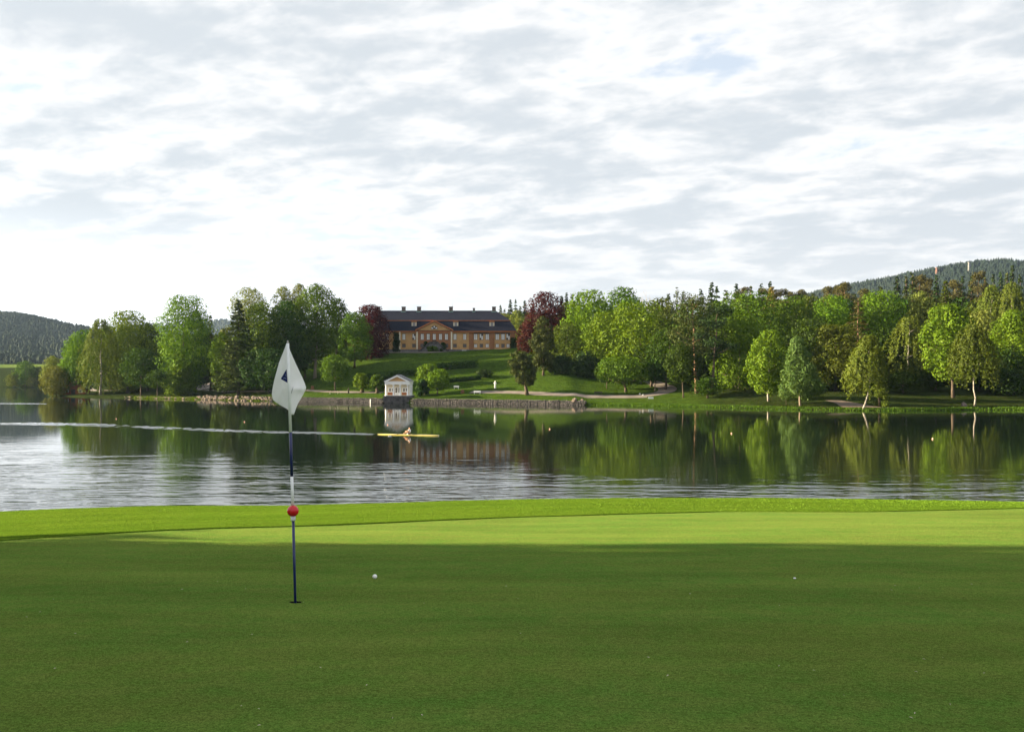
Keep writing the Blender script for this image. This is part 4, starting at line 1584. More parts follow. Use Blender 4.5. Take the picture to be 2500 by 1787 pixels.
MB().box(-4.3, 4.3, -.06, .56, 2.4, 2.6).build('coping', M['pier_stone'], bw)
# masts on the right-hand hill
for px, py0, py1, lab, mt in ((2366, 655, 640, 'white mast on the dark hill at upper right', 'mast'), (2287, 662, 653, 'small reddish mast on the hill left of the white one', 'brick')):
    P = at(px, py0, 2600)
    h_ = at(px, py1, 2600).z - P.z
    t = thing('radio_mast', lab, 'mast', (P.x, 2600, P.z - 8))
    b = MB()
    for sx in (-1, 1):
        for sy in (-1, 1):
            b.tube([(sx * 2.2, sy * 2.2, 0), (sx * 1.2, sy * 1.2, h_ + 6)], [.45, .4], 4)
    for k in range(5):
        z = 3 + k * (h_ + 2) / 5
        b.box(-2, 2, -2, 2, z, z + .5)
    b.build('lattice', M[mt], t)
    MB().box(-2.6, 2.6, -2, 2, h_ + 6, h_ + 7.5).build('head', M[mt], t)

# ------------------------------------------------------------------ rower and scull
A, B2 = on_plane(922, 1060.6, 0), on_plane(1071, 1064.2, 0)
mid = (A + B2) / 2
LEN = (B2 - A).length
ang = math.atan2(B2.y - A.y, B2.x - A.x)
scull = thing('rowing_scull', 'long thin yellow single scull gliding across the lake', 'boat', (mid.x, mid.y, 0), ang)
rows = []
for i in range(33):
    t = i / 32
    x = -LEN / 2 + LEN * t
    hw_ = .30 * max(.0, math.sin(math.pi * min(1, max(0, .03 + t * .94)))) ** .75 + .015
    top = .085 + .10 * abs(t - .5) ** 1.5
    e_ = min(1, min(t, 1 - t) / .16) ** .6               # fine pointed ends
    top = .07 + (top - .07) * e_
    lo_ = .055 * (1 - e_)
    rows.append([(x, -hw_, top), (x, -hw_ * .95, .02 * e_ + lo_), (x, -hw_ * .55, -.10 * e_ + lo_), (x, 0, -.14 * e_ + lo_), (x, hw_ * .55, -.10 * e_ + lo_), (x, hw_ * .95, .02 * e_ + lo_), (x, hw_, top)])
link('hull', grid_mesh('hull', np.array(rows)), M['hull'], scull)
drows = []
for i, r in enumerate(rows):
    t = i / 32
    dip = -.08 if .36 < t < .66 else .02
    hw_ = r[6][1]
    drows.append([(r[0][0], -hw_ * .995, r[0][2] + .002), (r[0][0], -hw_ * .55, r[0][2] + dip), (r[0][0], hw_ * .55, r[0][2] + dip), (r[0][0], hw_ * .995, r[0][2] + .002)])
link('deck', grid_mesh('deck', np.array(drows)), M['deck'], scull)
MB().tube([(LEN / 2 - .03, 0, .075), (LEN / 2 + .05, 0, .075)], [.035, .03], 7).build('bow_ball', M['white'], scull)
RX = (on_plane(1003.7, 1062, 0) - mid).dot(Vector((math.cos(ang), math.sin(ang), 0)))
for s_ in (-1, 1):
    gx_ = RX - .35
    b = MB().tube([(gx_ + .3, s_ * .28, .2), (gx_, s_ * .82, .34)], [.02, .015], 5)
    b.tube([(gx_ - .3, s_ * .28, .2), (gx_, s_ * .82, .34)], [.02, .015], 5)
    b.build('rigger', M['black'], scull)
    hand = Vector((RX - .62, s_ * .10, .52))
    lock = Vector((gx_, s_ * .84, .36))
    far_ = lock + (lock - hand).normalized() * 0 + Vector((-1.15, s_ * 1.55, -.30))
    oar = MB().tube([hand + (hand - far_).normalized() * .06, lock, far_], [.022, .022, .02], 6).build('oar', M['black'], scull)
    dv = (far_ - lock).normalized()
    n_ = Vector((-dv.y, dv.x, 0)).normalized()
    p0 = far_
    b = MB().add([p0 + Vector((0, 0, .05)), p0 - Vector((0, 0, .05)), p0 + dv * .45 - Vector((0, 0, .11)), p0 + dv * .45 + Vector((0, 0, .11)),
                  p0 + n_ * .02 + Vector((0, 0, .05)), p0 + n_ * .02 - Vector((0, 0, .05)), p0 + dv * .45 + n_ * .02 - Vector((0, 0, .11)), p0 + dv * .45 + n_ * .02 + Vector((0, 0, .11))],
                 [(0, 1, 2, 3), (7, 6, 5, 4), (0, 4, 5, 1), (1, 5, 6, 2), (2, 6, 7, 3), (3, 7, 4, 0)])
    b.build('blade', M['white'], oar)
MB().box(RX - .14, RX + .16, -.15, .15, .10, .17).build('sliding_seat', M['black'], scull)


def skin_obj(name, joints, edges, radii, mat, parent, root=0, sub=1):
    me = bpy.data.meshes.new(name)
    me.from_pydata([tuple(j) for j in joints], edges, [])
    o = link(name, me, mat, parent)
    sk = o.modifiers.new('skin', 'SKIN')
    sv = me.skin_vertices[0].data if me.skin_vertices else None
    if sv is None:
        bpy.context.view_layer.objects.active = o
        bpy.ops.mesh.customdata_skin_add()
        sv = me.skin_vertices[0].data
    for i, r in enumerate(radii):
        sv[i].radius = (r, r) if not isinstance(r, tuple) else r
        sv[i].use_root = (i == root)
    sk.use_smooth_shade = True
    sb = o.modifiers.new('sub', 'SUBSURF'); sb.levels = sub; sb.render_levels = sub
    return o


# the rower sits facing the stern (left), arms reaching forward, legs along the boat
rower = thing('person', 'rower in white top and dark shorts sitting in the yellow scull', 'person', (mid.x + math.cos(ang) * RX, mid.y + math.sin(ang) * RX, .17), ang)
J, E_, Rd = [], [], []
def jn(p, r, prev=None):
    J.append(p); Rd.append(r)
    if prev is not None: E_.append((prev, len(J) - 1))
    return len(J) - 1
pel = jn((0, 0, .13), .135)
sp1 = jn((.05, 0, .32), .125, pel)
sp2 = jn((.06, 0, .50), .145, sp1)
nk = jn((.03, 0, .645), .06, sp2)
hd0 = jn((.0, 0, .73), .085, nk)
hd1 = jn((-.01, 0, .83), .095, hd0)
hd2 = jn((.005, 0, .90), .06, hd1)
nose = jn((-.115, 0, .785), .016, hd0)
for s_ in (-1, 1):
    sh = jn((.04, s_ * .19, .56), .065, sp2)
    el = jn((-.26, s_ * .26, .42), .043, sh)
    wr = jn((-.52, s_ * .13, .38), .028, el)
    pm_ = jn((-.585, s_ * .11, .375), .03, wr)
    for k in range(4):
        f1 = jn((-.635, s_ * (.07 + .026 * k), .385), .0095, pm_)
        f2 = jn((-.655, s_ * (.07 + .026 * k), .355), .009, f1)
        jn((-.63, s_ * (.07 + .026 * k), .333), .008, f2)
    th = jn((-.60, s_ * .055, .36), .010, wr)
    jn((-.63, s_ * .055, .345), .009, th)
    hp = jn((-.06, s_ * .095, .11), .095, pel)
    kn = jn((-.46, s_ * .13, .30), .062, hp)
    an = jn((-.80, s_ * .09, .06), .042, kn)
    jn((-.92, s_ * .09, .13), .032, an)
skin_obj('body', J, E_, Rd, M['skin'], rower)
SJ = [(.03, 0, .20), (.055, 0, .34), (.065, 0, .50), (.045, 0, .60), (.04, -.19, .565), (-.13, -.235, .485), (.04, .19, .565), (-.13, .235, .485)]
skin_obj('shirt', SJ, [(0, 1), (1, 2), (2, 3), (2, 4), (4, 5), (2, 6), (6, 7)], [.155, .145, .165, .085, .085, .068, .085, .068], M['shirt'], rower)
skin_obj('shorts', [(.0, 0, .13), (-.06, -.10, .115), (-.26, -.115, .21), (-.06, .10, .115), (-.26, .115, .21)], [(0, 1), (1, 2), (0, 3), (3, 4)], [.155, .115, .092, .115, .092], M['shorts'], rower)
skin_obj('hair', [(.06, 0, .75), (.045, 0, .865), (-.025, 0, .925)], [(0, 1), (1, 2)], [.085, .108, .085], M['hair'], rower)
for s_ in (-1, 1):
    MB().lathe([(.002, -.012), (.012, 0), (.002, .012)], 8, (-.098, s_ * .035, .815)).build('eye', M['black'], rower)

# wake: real low waves trailing the boat to the left
def wake(name, label, pts, w0, w1, amp, seed, n=220, m=12):
    P = [on_plane(px, py, 0) for px, py in pts]
    cum = [0]
    for a, c in zip(P[:-1], P[1:]): cum.append(cum[-1] + (c - a).length)
    rng = np.random.default_rng(seed)
    rows = []
    for i in range(n):
        t = i / (n - 1)
        s_ = t * cum[-1]
        x = np.interp(s_, cum, [p.x for p in P]); y = np.interp(s_, cum, [p.y for p in P])
        wd = w0 + (w1 - w0) * t
        u = np.linspace(-1, 1, m)
        env = (1 - u ** 2) ** 1.0 * min(1, t * 60) * (min(1, (1 - t) * 6))
        z = .004 + amp * env * (1.1 + np.sin(u * 4.2 + 1.1 * vnoise(t * 40, 0, seed)) + .9 * vnoise(np.full(m, s_ * 1.1), u * 2.4, seed)) * (.8 + .2 * vnoise(s_ / 6.0, 1.0, seed + 3))
        rows.append(np.stack([np.full(m, x), y + u * wd / 2, np.maximum(z, .004)], -1))
    o = kind(link(name, grid_mesh(name, np.array(rows)), M['water']), 'stuff')
    return tag(o, label, 'wake')


wake('boat_wake', 'pale streak of wake trailing left behind the yellow scull', [(918, 1060.5), (800, 1057.5), (650, 1055), (500, 1049), (380, 1044), (230, 1037), (60, 1034), (-60, 1033)], 2.2, 9.0, .085, 3, 800, 18)
wake('boat_wake', 'short bright streak of old wake across the far left water', [(112, 986), (60, 985.5), (-80, 985)], 2.0, 3.0, .09, 5, 120, 8)
for i, (px, py, lab) in enumerate([(284, 1023, 'leftmost orange lane buoy on the lake'), (597, 1030.5, 'orange lane buoy just left of the flagstick'), (947, 1038, 'orange lane buoy in the reflection of the pavilion'),
                                   (1342, 1048, 'orange lane buoy right of the scull in the middle of the lake'), (1786, 1059, 'second orange lane buoy from the right'), (2277, 1072, 'rightmost orange lane buoy on the lake')]):
    g = on_plane(px, py, 0)
    t = thing('lane_buoy', lab, 'buoy', g, 0, 'lane buoys')
    MB().lathe([(.02, -.09), (.06, -.07), (.09, -.02), (.092, .02), (.07, .07), (.03, .09)], 12, (0, 0, .05)).build('float', M['buoy'], t)
    MB().lathe([(.02, .135), (.022, .16), (.012, .18)], 8).build('eyelet', M['white'], t)

# ------------------------------------------------------------------ golf flag, ball, marker
top = at(702.4, 831.5, HOLE.y)
foot = Vector(HOLE) - Vector((0, 0, .13))
axis = (top - HOLE)
def pole_at(py):
    lo, hi = 0.0, 1.0
    for _ in range(40):
        m_ = (lo + hi) / 2
        p = HOLE + axis * m_
        r_ = p - Vector((0, 0, CAMZ))
        fwd = r_.y * _cp + r_.z * _sp
        yy = PH / 2 - FPX * (-r_.y * _sp + r_.z * _cp) / fwd
        if yy > py: lo = m_
        else: hi = m_
    return HOLE + axis * lo
fs_ = thing('golf_flagstick', 'navy and white golf flagstick with red ball standing in the hole', 'flagstick', HOLE)
def seg(name, p0, p1, r0, r1, mat, n=14):
    return MB().tube([p0 - HOLE, (p0 + p1) / 2 - HOLE, p1 - HOLE], [r0, (r0 + r1) / 2, r1], n).build(name, M[mat], fs_)
seg('pole_section', foot, pole_at(1271), .0112, .0125, 'pole_navy')
seg('pole_section', pole_at(1240), pole_at(1163), .0130, .0130, 'pole_white')
seg('pole_section', pole_at(1163), pole_at(1055), .0128, .0128, 'pole_navy')
seg('pole_section', pole_at(1055), pole_at(838), .0132, .0120, 'pole_white')
seg('pole_cap', pole_at(838), top, .0085, .006, 'cap')
bc = pole_at(1247) - HOLE
import bmesh
bm = bmesh.new(); bmesh.ops.create_uvsphere(bm, u_segments=32, v_segments=20, radius=.0505)
me = bpy.data.meshes.new('red_ball'); bm.to_mesh(me); bm.free()
me.polygons.foreach_set('use_smooth', [True] * len(me.polygons))
link('red_ball', me, M['ball_red'], fs_, bc)
cb = pole_at(1271) - HOLE
ct = pole_at(1259) - HOLE
MB().tube([cb, cb.lerp(ct, .2), ct], [.019, .0215, .0215], 16).build('collar', M['collar_grey'], fs_)
# the cloth hangs behind the pole, spread to both sides
VS = 34
left = [(840, 699), (862, 690.5), (886, 681), (926, 670), (950, 665), (963, 663.4), (976, 666), (985, 677), (1000, 703.5), (1006, 707), (1012.7, 709)]
right = [(840, 704.5), (853, 707), (891, 723.5), (922, 738.5), (938, 745), (948, 748), (966, 739), (986, 727), (1000, 721.5), (1012.7, 717.5)]
NU = 28
rows = []
for i in range(VS + 1):
    v = i / VS
    py = 840 + (1012.5 - 840) * v
    xl_ = np.interp(py, [p[0] for p in left], [p[1] for p in left])
    xr_ = np.interp(py, [p[0] for p in right], [p[1] for p in right])
    pxc = np.interp(py, [831.5, 1469.4], [702.4, 721.9])
    row = []
    for j in range(NU + 1):
        u = j / NU
        px = xl_ + (xr_ - xl_) * u
        s_ = (px - pxc) / 40.0
        dep = .016 + .10 * abs(s_) ** 1.25 * (1 if s_ < 0 else 1.5) + .014 * math.sin(9 * s_ + 5 * v) * min(1, abs(s_) * 3)
        if s_ > 0:                                   # fold on the right-hand lobe
            fold = math.exp(-((py - 943) / 13.0) ** 2)
            dep += -.055 * fold * min(1, s_ * 2.2) + .11 * (1 / (1 + math.exp((py - 944) / 2.2))) * min(1, s_ * 3)
        else:
            dep += .006 * math.sin(v * 21 + s_ * 7) * min(1, -s_ * 2) + .020 * math.sin((v * 6.0) + 1.0) * min(1, -s_ * 1.6)
        row.append(tuple(at(px, py, HOLE.y + dep) - HOLE))
    rows.append(row)
flag = link('flag', grid_mesh('flag', np.array(rows)), M['cloth'], fs_)
so_ = flag.modifiers.new('thickness', 'SOLIDIFY'); so_.thickness = .0012; so_.offset = 1
FR = np.array(rows)
def flag_pt(px, py, lift):
    v = (py - 840) / (1012.5 - 840) * VS
    i = int(min(max(v, 0), VS - 1)); fv = v - i
    xl_ = np.interp(py, [p[0] for p in left], [p[1] for p in left]); xr_ = np.interp(py, [p[0] for p in right], [p[1] for p in right])
    u = (px - xl_) / (xr_ - xl_) * NU
    j = int(min(max(u, 0), NU - 1)); fu = u - j
    p = (FR[i, j] * (1 - fu) + FR[i, j + 1] * fu) * (1 - fv) + (FR[i + 1, j] * (1 - fu) + FR[i + 1, j + 1] * fu) * fv
    return (p[0], p[1] - lift, p[2])
def patch(name, tri, mat, lift, parent, n=10):
    (a, b_, c) = [np.array(t, float) for t in tri]
    vs, fs, idx = [], [], {}
    for i in range(n + 1):
        for j in range(n + 1 - i):
            p = a + (b_ - a) * i / n + (c - a) * j / n
            idx[i, j] = len(vs); vs.append(flag_pt(p[0], p[1], lift))
    for i in range(n):
        for j in range(n - i):
            fs.append((idx[i, j], idx[i + 1, j], idx[i, j + 1]))
            if i + j < n - 1: fs.append((idx[i + 1, j], idx[i + 1, j + 1], idx[i, j + 1]))
    return MB().add(vs, fs, True).build(name, M[mat], parent)
patch('emblem', ((699.5, 901.5), (685.6, 925), (702.5, 935)), 'emblem', .003, flag)
MB().tube([flag_pt(x, y, .005) for x, y in ((692, 924.2), (694.5, 922.4), (697, 923.4), (699.5, 925.2))], [.0020, .0022, .0022, .0018], 5).build('emblem_lettering', M['emblem_light'], flag)
MB().tube([flag_pt(x, y, .005) for x, y in ((697.2, 913.5), (698.8, 915.5), (697.6, 917.4), (699.2, 919.2))], [.0016] * 4, 5).build('emblem_lettering', M['emblem_light'], flag)
MB().tube([flag_pt(x, y, .004) for x, y in ((716, 944), (715.5, 948), (713.5, 953), (712.5, 957), (711.6, 960))], [.0016, .002, .0022, .0022, .0016], 5).build('stitching', M['seam'], flag)

bxy = plane_hit(915.2, 1413.5)
bm = bmesh.new(); bmesh.ops.create_icosphere(bm, subdivisions=4, radius=.0228)
for v in bm.verts:                                   # dimples
    d_ = v.co.normalized()
    k = math.sin(d_.x * 34) * math.sin(d_.y * 34) * math.sin(d_.z * 34 + 1)
    v.co -= d_ * max(0, k) * .0008
me = bpy.data.meshes.new('golf_ball'); bm.to_mesh(me); bm.free()
me.polygons.foreach_set('use_smooth', [True] * len(me.polygons))
gz = float(z_green(np.array(bxy[0]), np.array(bxy[1])))
tag(link('golf_ball', me, M['white'], None, (bxy[0], bxy[1], gz + .0218)), 'white golf ball lying on the green right of the flagstick', 'golf ball')
for px, py, r_, lab in ((1940, 1415.5, .014, 'small white ball marker on the shaded green at right'),):
    x, y = plane_hit(px, py)
    z = float(z_green(np.array(x), np.array(y)))
    tag(MB().lathe([(r_, 0), (r_, .006), (r_ * .8, .009)], 16, (0, 0, 0)).build('ball_marker', M['white'], None, (x, y, z + .003)), lab, 'ball marker')
rl = random.Random(4)
deb = MB()
for i in range(46):                                  # bits of leaf and seed blown on to the green
    px, py = rl.uniform(20, 2480), rl.uniform(1400, 1770)
    x, y = plane_hit(px, py)
    z = float(z_green(np.array(x), np.array(y))) + .004
    a = rl.uniform(0, 3.14); l_ = rl.uniform(.006, .014)
    dx, dy = math.cos(a) * l_, math.sin(a) * l_
    deb.add([(x - dx, y - dy, z), (x + dy * .3, y - dx * .3, z + .003), (x + dx, y + dy, z + .001), (x - dy * .3, y + dx * .3, z + .004)], [(0, 1, 2, 3)])
tag(kind(deb.build('leaf_litter', M['cream']), 'stuff'), 'tiny pale leaf scraps scattered over the putting green', 'leaf litter')

# ------------------------------------------------------------------ trees, left-hand group
T = tree
T('round_tree', 'small round tree on the hazy far-left shore before the green field', 'round', 'green', 62, 881, 655, 46, 940, size=.55)
T('round_tree', 'dark small tree right beside the round one on the far-left shore', 'round', 'deep', 93, 895, 658, 34, 940, size=.55)
T('shore_bush', 'low pale bush at the water before the two far-left shore trees', 'round', 'willow', 77, 921, 650, 22, 944, size=.45, cat='bush')
T('shore_bush', 'faint low bush at the left of the far-left shore trees', 'round', 'birch', 32, 911, 652, 30, 944, size=.45, cat='bush')
T('willow_tree', 'yellowish feathery tree standing behind the willow bush at far left', 'tall', 'lime', 128, 869, 440, 48, 940, size=.38)
T('willow_bush', 'pale green willow bush overhanging the water before the red hut', 'round', 'willow', 138, 894, 381, 62, 962, size=.30, dens=9)
T('maple_tree', 'bright green tree rising directly above the red hut roof', 'tall', 'maple', 190, 815, 385, 72, 940, size=.40)
T('birch_tree', 'pale weeping birch left of the tall dark crown at far left', 'weeping', 'birch', 246, 779, 372, 84, 945, bark='bark_birch', size=.30, strands=300)
T('birch_tree', 'thin white-stemmed birch with its foot on the far-left shore path', 'weeping', 'birch', 262, 835, None, 62, 940, base=(271, 955), bark='bark_birch', size=.27, strands=200, rb=.26)
T('lime_tree', 'broad high-topped green tree in the middle of the far-left clump', 'round', 'maple', 312, 758, 382, 128, 945, size=.42)
T('lime_tree', 'dark green tree between the far-left clump and the tall pale-topped tree', 'round', 'deep', 362, 790, 388, 80, 945, size=.42)
T('lime_tree', 'green tree filling the shade behind the two small shore bushes', 'round', 'deep', 345, 850, 362, 80, 940, size=.38)
T('lime_tree', 'tall tree with pale rounded top standing clear of the left-hand groups', 'column', 'maple', 450, 721, 358, 116, 945, size=.38, lr=(.22, .36))
T('lime_tree', 'pale drooping right flank tree under the tall rounded top at left', 'tall', 'deep', 478, 760, 368, 70, 945, size=.36)
T('young_maple', 'young bright green tree on the bank below the tall pale-topped tree', 'cone', 'maple', 440, 855, None, 76, 966, base=(440, 966), size=.34, dens=9)
T('shore_bush', 'taller of the two small pale bushes on the far-left bank', 'cone', 'willow', 303, 903, None, 34, 950, base=(303, 953), size=.28, dens=9, cat='bush')
T('shore_bush', 'shorter of the two small pale bushes on the far-left bank', 'cone', 'birch', 321, 919, None, 30, 952, base=(321, 955), size=.28, dens=9, cat='bush')
T('shore_bush', 'dark rounded bush left of the young bright tree on the bank', 'round', 'deep', 384, 903, 352, 44, 945, size=.30, cat='bush')
T('slender_spruce', 'slender pointed spruce standing alone in the gap at left', 'conifer', 'pine', 514, 767, 372, 46, 930, gap=.8)
T('maple_tree', 'small bright tree leaning over the path right of the slender spruce', 'round', 'maple', 548, 812, 352, 66, 930, size=.34)
T('maple_tree', 'spreading low green tree at the shore left of the flag', 'round', 'green', 573, 862, None, 100, 950, base=(575, 957), size=.33, dens=9)
T('spruce_tree', 'dark layered spruce at the left edge of the middle group', 'conifer', 'pine', 582, 728, 341, 104, 935, size=.40, dens=1.5)
T('elm_tree', 'pale sunlit treetop above the dark layered spruce', 'round', 'lime', 607, 701, 392, 84, 800, size=.34, dens=5)
T('elm_tree', 'pale narrow sunlit treetop in the middle of the group behind the flag', 'tall', 'lime', 692, 699, 394, 54, 800, size=.34, dens=5)
T('elm_tree', 'pale sunlit treetop just left of the highest dark crown', 'tall', 'lime', 731, 693, 392, 48, 800, size=.34, dens=5)
T('lime_tree', 'big green tree directly behind the top of the golf flag', 'round', 'green', 642, 738, 344, 112, 925, size=.40)
T('lime_tree', 'deep green tree between the flag and the tall forked trunk', 'round', 'deep', 700, 735, 348, 100, 920, size=.40)
T('lime_tree', 'dark undergrowth tree low behind the golf flag', 'round', 'hedge', 655, 850, 336, 120, 945, size=.36)
T('beech_tree', 'tallest dark crown of the middle group with a pale forked trunk', 'round', 'green', 775, 694, 352, 110, 880, base=(769, 905), bark='bark_pale', size=.38)
T('beech_tree', 'dark crown sloping down from the tallest one towards the manor', 'round', 'deep', 822, 728, 384, 74, 870, size=.40)
T('beech_tree', 'olive green tree in front of the left-hand copper beech', 'round', 'green', 866, 762, 366, 84, 880, size=.36)
T('beech_tree', 'low dark tree in the shade under the tallest crown', 'round', 'deep', 745, 800, 358, 84, 900, size=.36)
T('copper_beech', 'dark purple copper beech hiding the left end of the manor', 'round', 'copper', 906, 744, 378, 98, 888, size=.36, dens=8)
T('young_maple', 'young green tree on the shaded slope right of the flag', 'round', 'green', 818, 867, 326, 72, 930, size=.30, dens=9)
T('pollard_lime', 'first knobbly pollard lime left of the pavilion, farther from it', 'dome', 'maple', 882, 911, None, 40, 946, base=(884, 959), bark='bark', size=.24, dens=12, rb=.7, limbs=5)
T('pollard_lime', 'second pollard lime close beside the left of the pavilion', 'dome', 'green', 921, 914, None, 36, 946, base=(921, 960), bark='bark', size=.24, dens=12, rb=.65, limbs=5)

# around the pavilion and on the lawn
T('maple_tree', 'taller bright tree just right of the pavilion', 'round', 'maple', 1046, 888, 318, 60, 950, size=.28, dens=10)
T('maple_tree', 'shorter bright round tree in front right of the pavilion', 'round', 'maple', 1072, 901, None, 56, 950, base=(1068, 963), size=.26, dens=11)
bush_at('dark_bush', 'dark shrub at the foot of the bright trees by the pavilion', 1031, 926, 40, 306, 'hedge', 21, n=3200, size=.26)
bush_at('dark_bush', 'dark shrub behind the left corner of the pavilion roof', 945, 912, 40, 322, 'hedge', 22, n=2600, size=.3)
T('round_yew', 'dense dark egg-shaped yew alone on the lawn beside the white statue', 'column', 'hedge', 1181, 903, 326, 42, 949, size=.24, dens=14, nl=26)
T('leaning_cypress', 'dark leaning cypress with bare lower trunk at the edge of the gravel path', 'column', 'pine', 1266, 857, None, 62, 940, base=(1287, 964), size=.26, dens=12, limbs=6, rb=.55)
T('leaning_cypress', 'tall ragged dark cypress rising before the right-hand copper beech', 'tall', 'pine', 1326, 772, 322, 62, 905, size=.30, dens=9)
T('copper_beech', 'big reddish copper beech right of the manor', 'round', 'copper', 1332, 713, 372, 106, 845, size=.36, dens=8)
T('copper_beech', 'lower red lobe of copper foliage touching the manor corner', 'round', 'copper', 1290, 788, 364, 60, 860, size=.32, dens=8)
T('lime_tree', 'pale yellow-green tree between the manor roof and the copper beech', 'tall', 'lime', 1263, 757, 424, 50, 860, size=.36)
def hedge(label, p0, p1, y, h, seed):
    xa, xb = px_x(p0, y), px_x(p1, y)
    n = int((xb - xa) / .55)
    rng = np.random.default_rng(seed)
    xx = np.linspace(xa, xb, n)
    C = np.concatenate([np.stack([xx, y + rng.normal(0, .12, n), terrain(xx, xx * 0 + y) + h * k], -1) for k in (.25, .62)])
    return leafy('clipped_hedge', label, 'hedge', C, np.full(2 * n, h * .42), 'hedge', .20, 4200, ((xa + xb) / 2, y, tz((xa + xb) / 2, y)), seed, 1.0)
hedge('long dark hedge across the lawn left of the round yew', 1068, 1162, 345, 2.6, 31)
hedge('low dark hedge behind the white bench at the foot of the lawn', 1092, 1170, 322, 1.5, 32)
hedge('dark hedge on the shaded lawn above the pavilion roof', 880, 1010, 338, 2.2, 33)

# ------------------------------------------------------------------ trees, right-hand wood (front to back)
T('yew_tree', 'olive yew with level branches left of the big bright maples', 'dome', 'olive', 1384, 789, 338, 78, 875, size=.32)
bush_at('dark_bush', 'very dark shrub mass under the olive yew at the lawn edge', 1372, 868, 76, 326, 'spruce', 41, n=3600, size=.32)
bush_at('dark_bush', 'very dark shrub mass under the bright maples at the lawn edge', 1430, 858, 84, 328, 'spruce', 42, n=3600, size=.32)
T('maple_tree', 'bright maple with rounded top nearest the copper beech', 'round', 'maple', 1440, 708, 352, 108, 870, size=.44)
T('maple_tree', 'dark-topped maple standing highest of the bright maples', 'round', 'green', 1520, 701, 366, 96, 850, size=.44)
T('maple_tree', 'broad bright maple at the front of the bright maples, its trunk by the path', 'dome', 'maple', 1560, 738, 318, 150, 895, base=(1567, 944), size=.42)
T('maple_tree', 'bright maple crown between the first two maples, lower in front', 'round', 'maple', 1482, 760, 330, 92, 890, size=.42)
T('young_maple', 'low spreading maple at the foot of the lawn with short dark trunk', 'dome', 'green', 1510, 872, None, 104, 930, base=(1528, 957), size=.30, dens=9, rb=.4)
T('young_maple', 'small dark tree with pale stem inside the bend of the wood path', 'round', 'deep', 1600, 872, None, 52, 930, base=(1599, 953), bark='bark_pale', size=.28, rb=.22)
T('young_maple', 'thin sapling behind the low spreading maple', 'round', 'deep', 1481, 880, 305, 44, 915, size=.28, rb=.12)
T('young_maple', 'small dark green tree right of the wood path bend', 'round', 'deep', 1662, 842, None, 72, 930, base=(1669, 971), size=.30, dens=8, rb=.2)
T('maple_tree', 'dark leaning trunk tree behind the wood path', 'round', 'deep', 1640, 800, 300, 80, 890, base=(1624, 937), size=.36)
T('scots_pine', 'tall dark pine with sunlit orange trunk in the middle of the right wood', 'pine', 'pine', 1688, 710, None, 118, 865, base=(1701, 960), bark='bark_pine', nl=34, rb=.5)
T('scots_pine', 'dark pine with plain leaning trunk right of the sunlit one', 'pine', 'spruce', 1752, 745, None, 84, 880, base=(1739, 964), nl=24, rb=.42)
T('lime_tree', 'broad domed green tree high in the middle of the right wood', 'dome', 'green', 1826, 713, 336, 160, 880, size=.44)
T('lime_tree', 'light green tree below the broad dome, reaching down to the grass', 'round', 'maple', 1806, 766, 288, 116, 968, size=.36, dens=8)
T('chestnut_tree', 'fresh green tree with pale stem left of the silvery shore tree', 'tall', 'maple', 1880, 806, None, 86, 960, base=(1876, 980), bark='bark_birch', size=.32, dens=9, rb=.24)
T('whitebeam', 'silvery green pyramid tree standing forward on the sunlit shore', 'cone', 'silver', 1945, 822, None, 98, 970, base=(1954, 991), bark='bark_pale', size=.27, dens=12, rb=.24)
T('sapling', 'leafy sapling at the foot of the silvery shore tree', 'tall', 'silver', 1918, 948, None, 26, 976, base=(1919, 988), size=.2, dens=12, rb=.06)
T('lime_tree', 'green tree above and left of the silvery shore tree', 'round', 'green', 1942, 722, 342, 96, 850, size=.42)
T('lime_tree', 'dark tree filling the shade behind the silvery shore tree', 'round', 'deep', 1985, 775, 318, 110, 900, size=.40)
T('maple_tree', 'bright rounded treetop above the layered hornbeam', 'round', 'maple', 2030, 722, 350, 92, 840, size=.42)
T('hornbeam', 'olive layered tree with level sprays left of the leaning birch', 'dome', 'olive', 2040, 788, 276, 110, 965, size=.32, dens=8, zs=.55)
T('larch_tree', 'tall brownish conifer with pale bare stem near the leaning birch', 'conifer', 'brownpine', 2094, 722, 300, 108, 930, bark='bark_pine', size=.36, sparse=.75)
T('leaning_birch', 'bright weeping birch leaning over the water on a curved white trunk', 'weeping', 'birch', 2122, 820, None, 78, 940, base=(2106, 1000), bark='bark_birch', size=.24, strands=330, bend=(3.6, 0), rb=.22, drop=(.14, .30))
bush_at('birch_bush', 'low bright skirt of foliage at the foot of the leaning birch', 2148, 918, 56, 236, 'birch', 43, n=3200, size=.22)
T('maple_tree', 'yellow-green rounded treetop right of the brownish conifer', 'dome', 'maple', 2150, 710, 352, 108, 830, size=.42)
T('maple_tree', 'yellowish small treetop beside the tall feathery larch', 'round', 'lime', 2248, 712, 350, 62, 830, size=.36)
T('birch_tree', 'weeping birch with white foot in the dark wood right of the leaning one', 'weeping', 'birch', 2222, 772, 292, 92, 920, base=(2212, 945), bark='bark_birch', size=.28, strands=260)
T('maple_tree', 'dark tree in the shade behind the leaning birch', 'round', 'deep', 2168, 800, 300, 90, 920, size=.38)
T('larch_tree', 'tall feathery pale larch rising above the right wood', 'conifer', 'olive', 2308, 681, 366, 78, 900, size=.38, dens=1.3, droop=.5)
T('oak_tree', 'large bright green tree with dark trunk near the right-hand shore', 'round', 'maple', 2312, 742, None, 108, 925, base=(2327, 971), size=.38, dens=8)
T('birch_tree', 'weeping birch with thin white trunk on the right-hand shore', 'weeping', 'olive', 2376, 792, None, 100, 925, base=(2379, 991), bark='bark_birch', size=.25, strands=330, rb=.2)
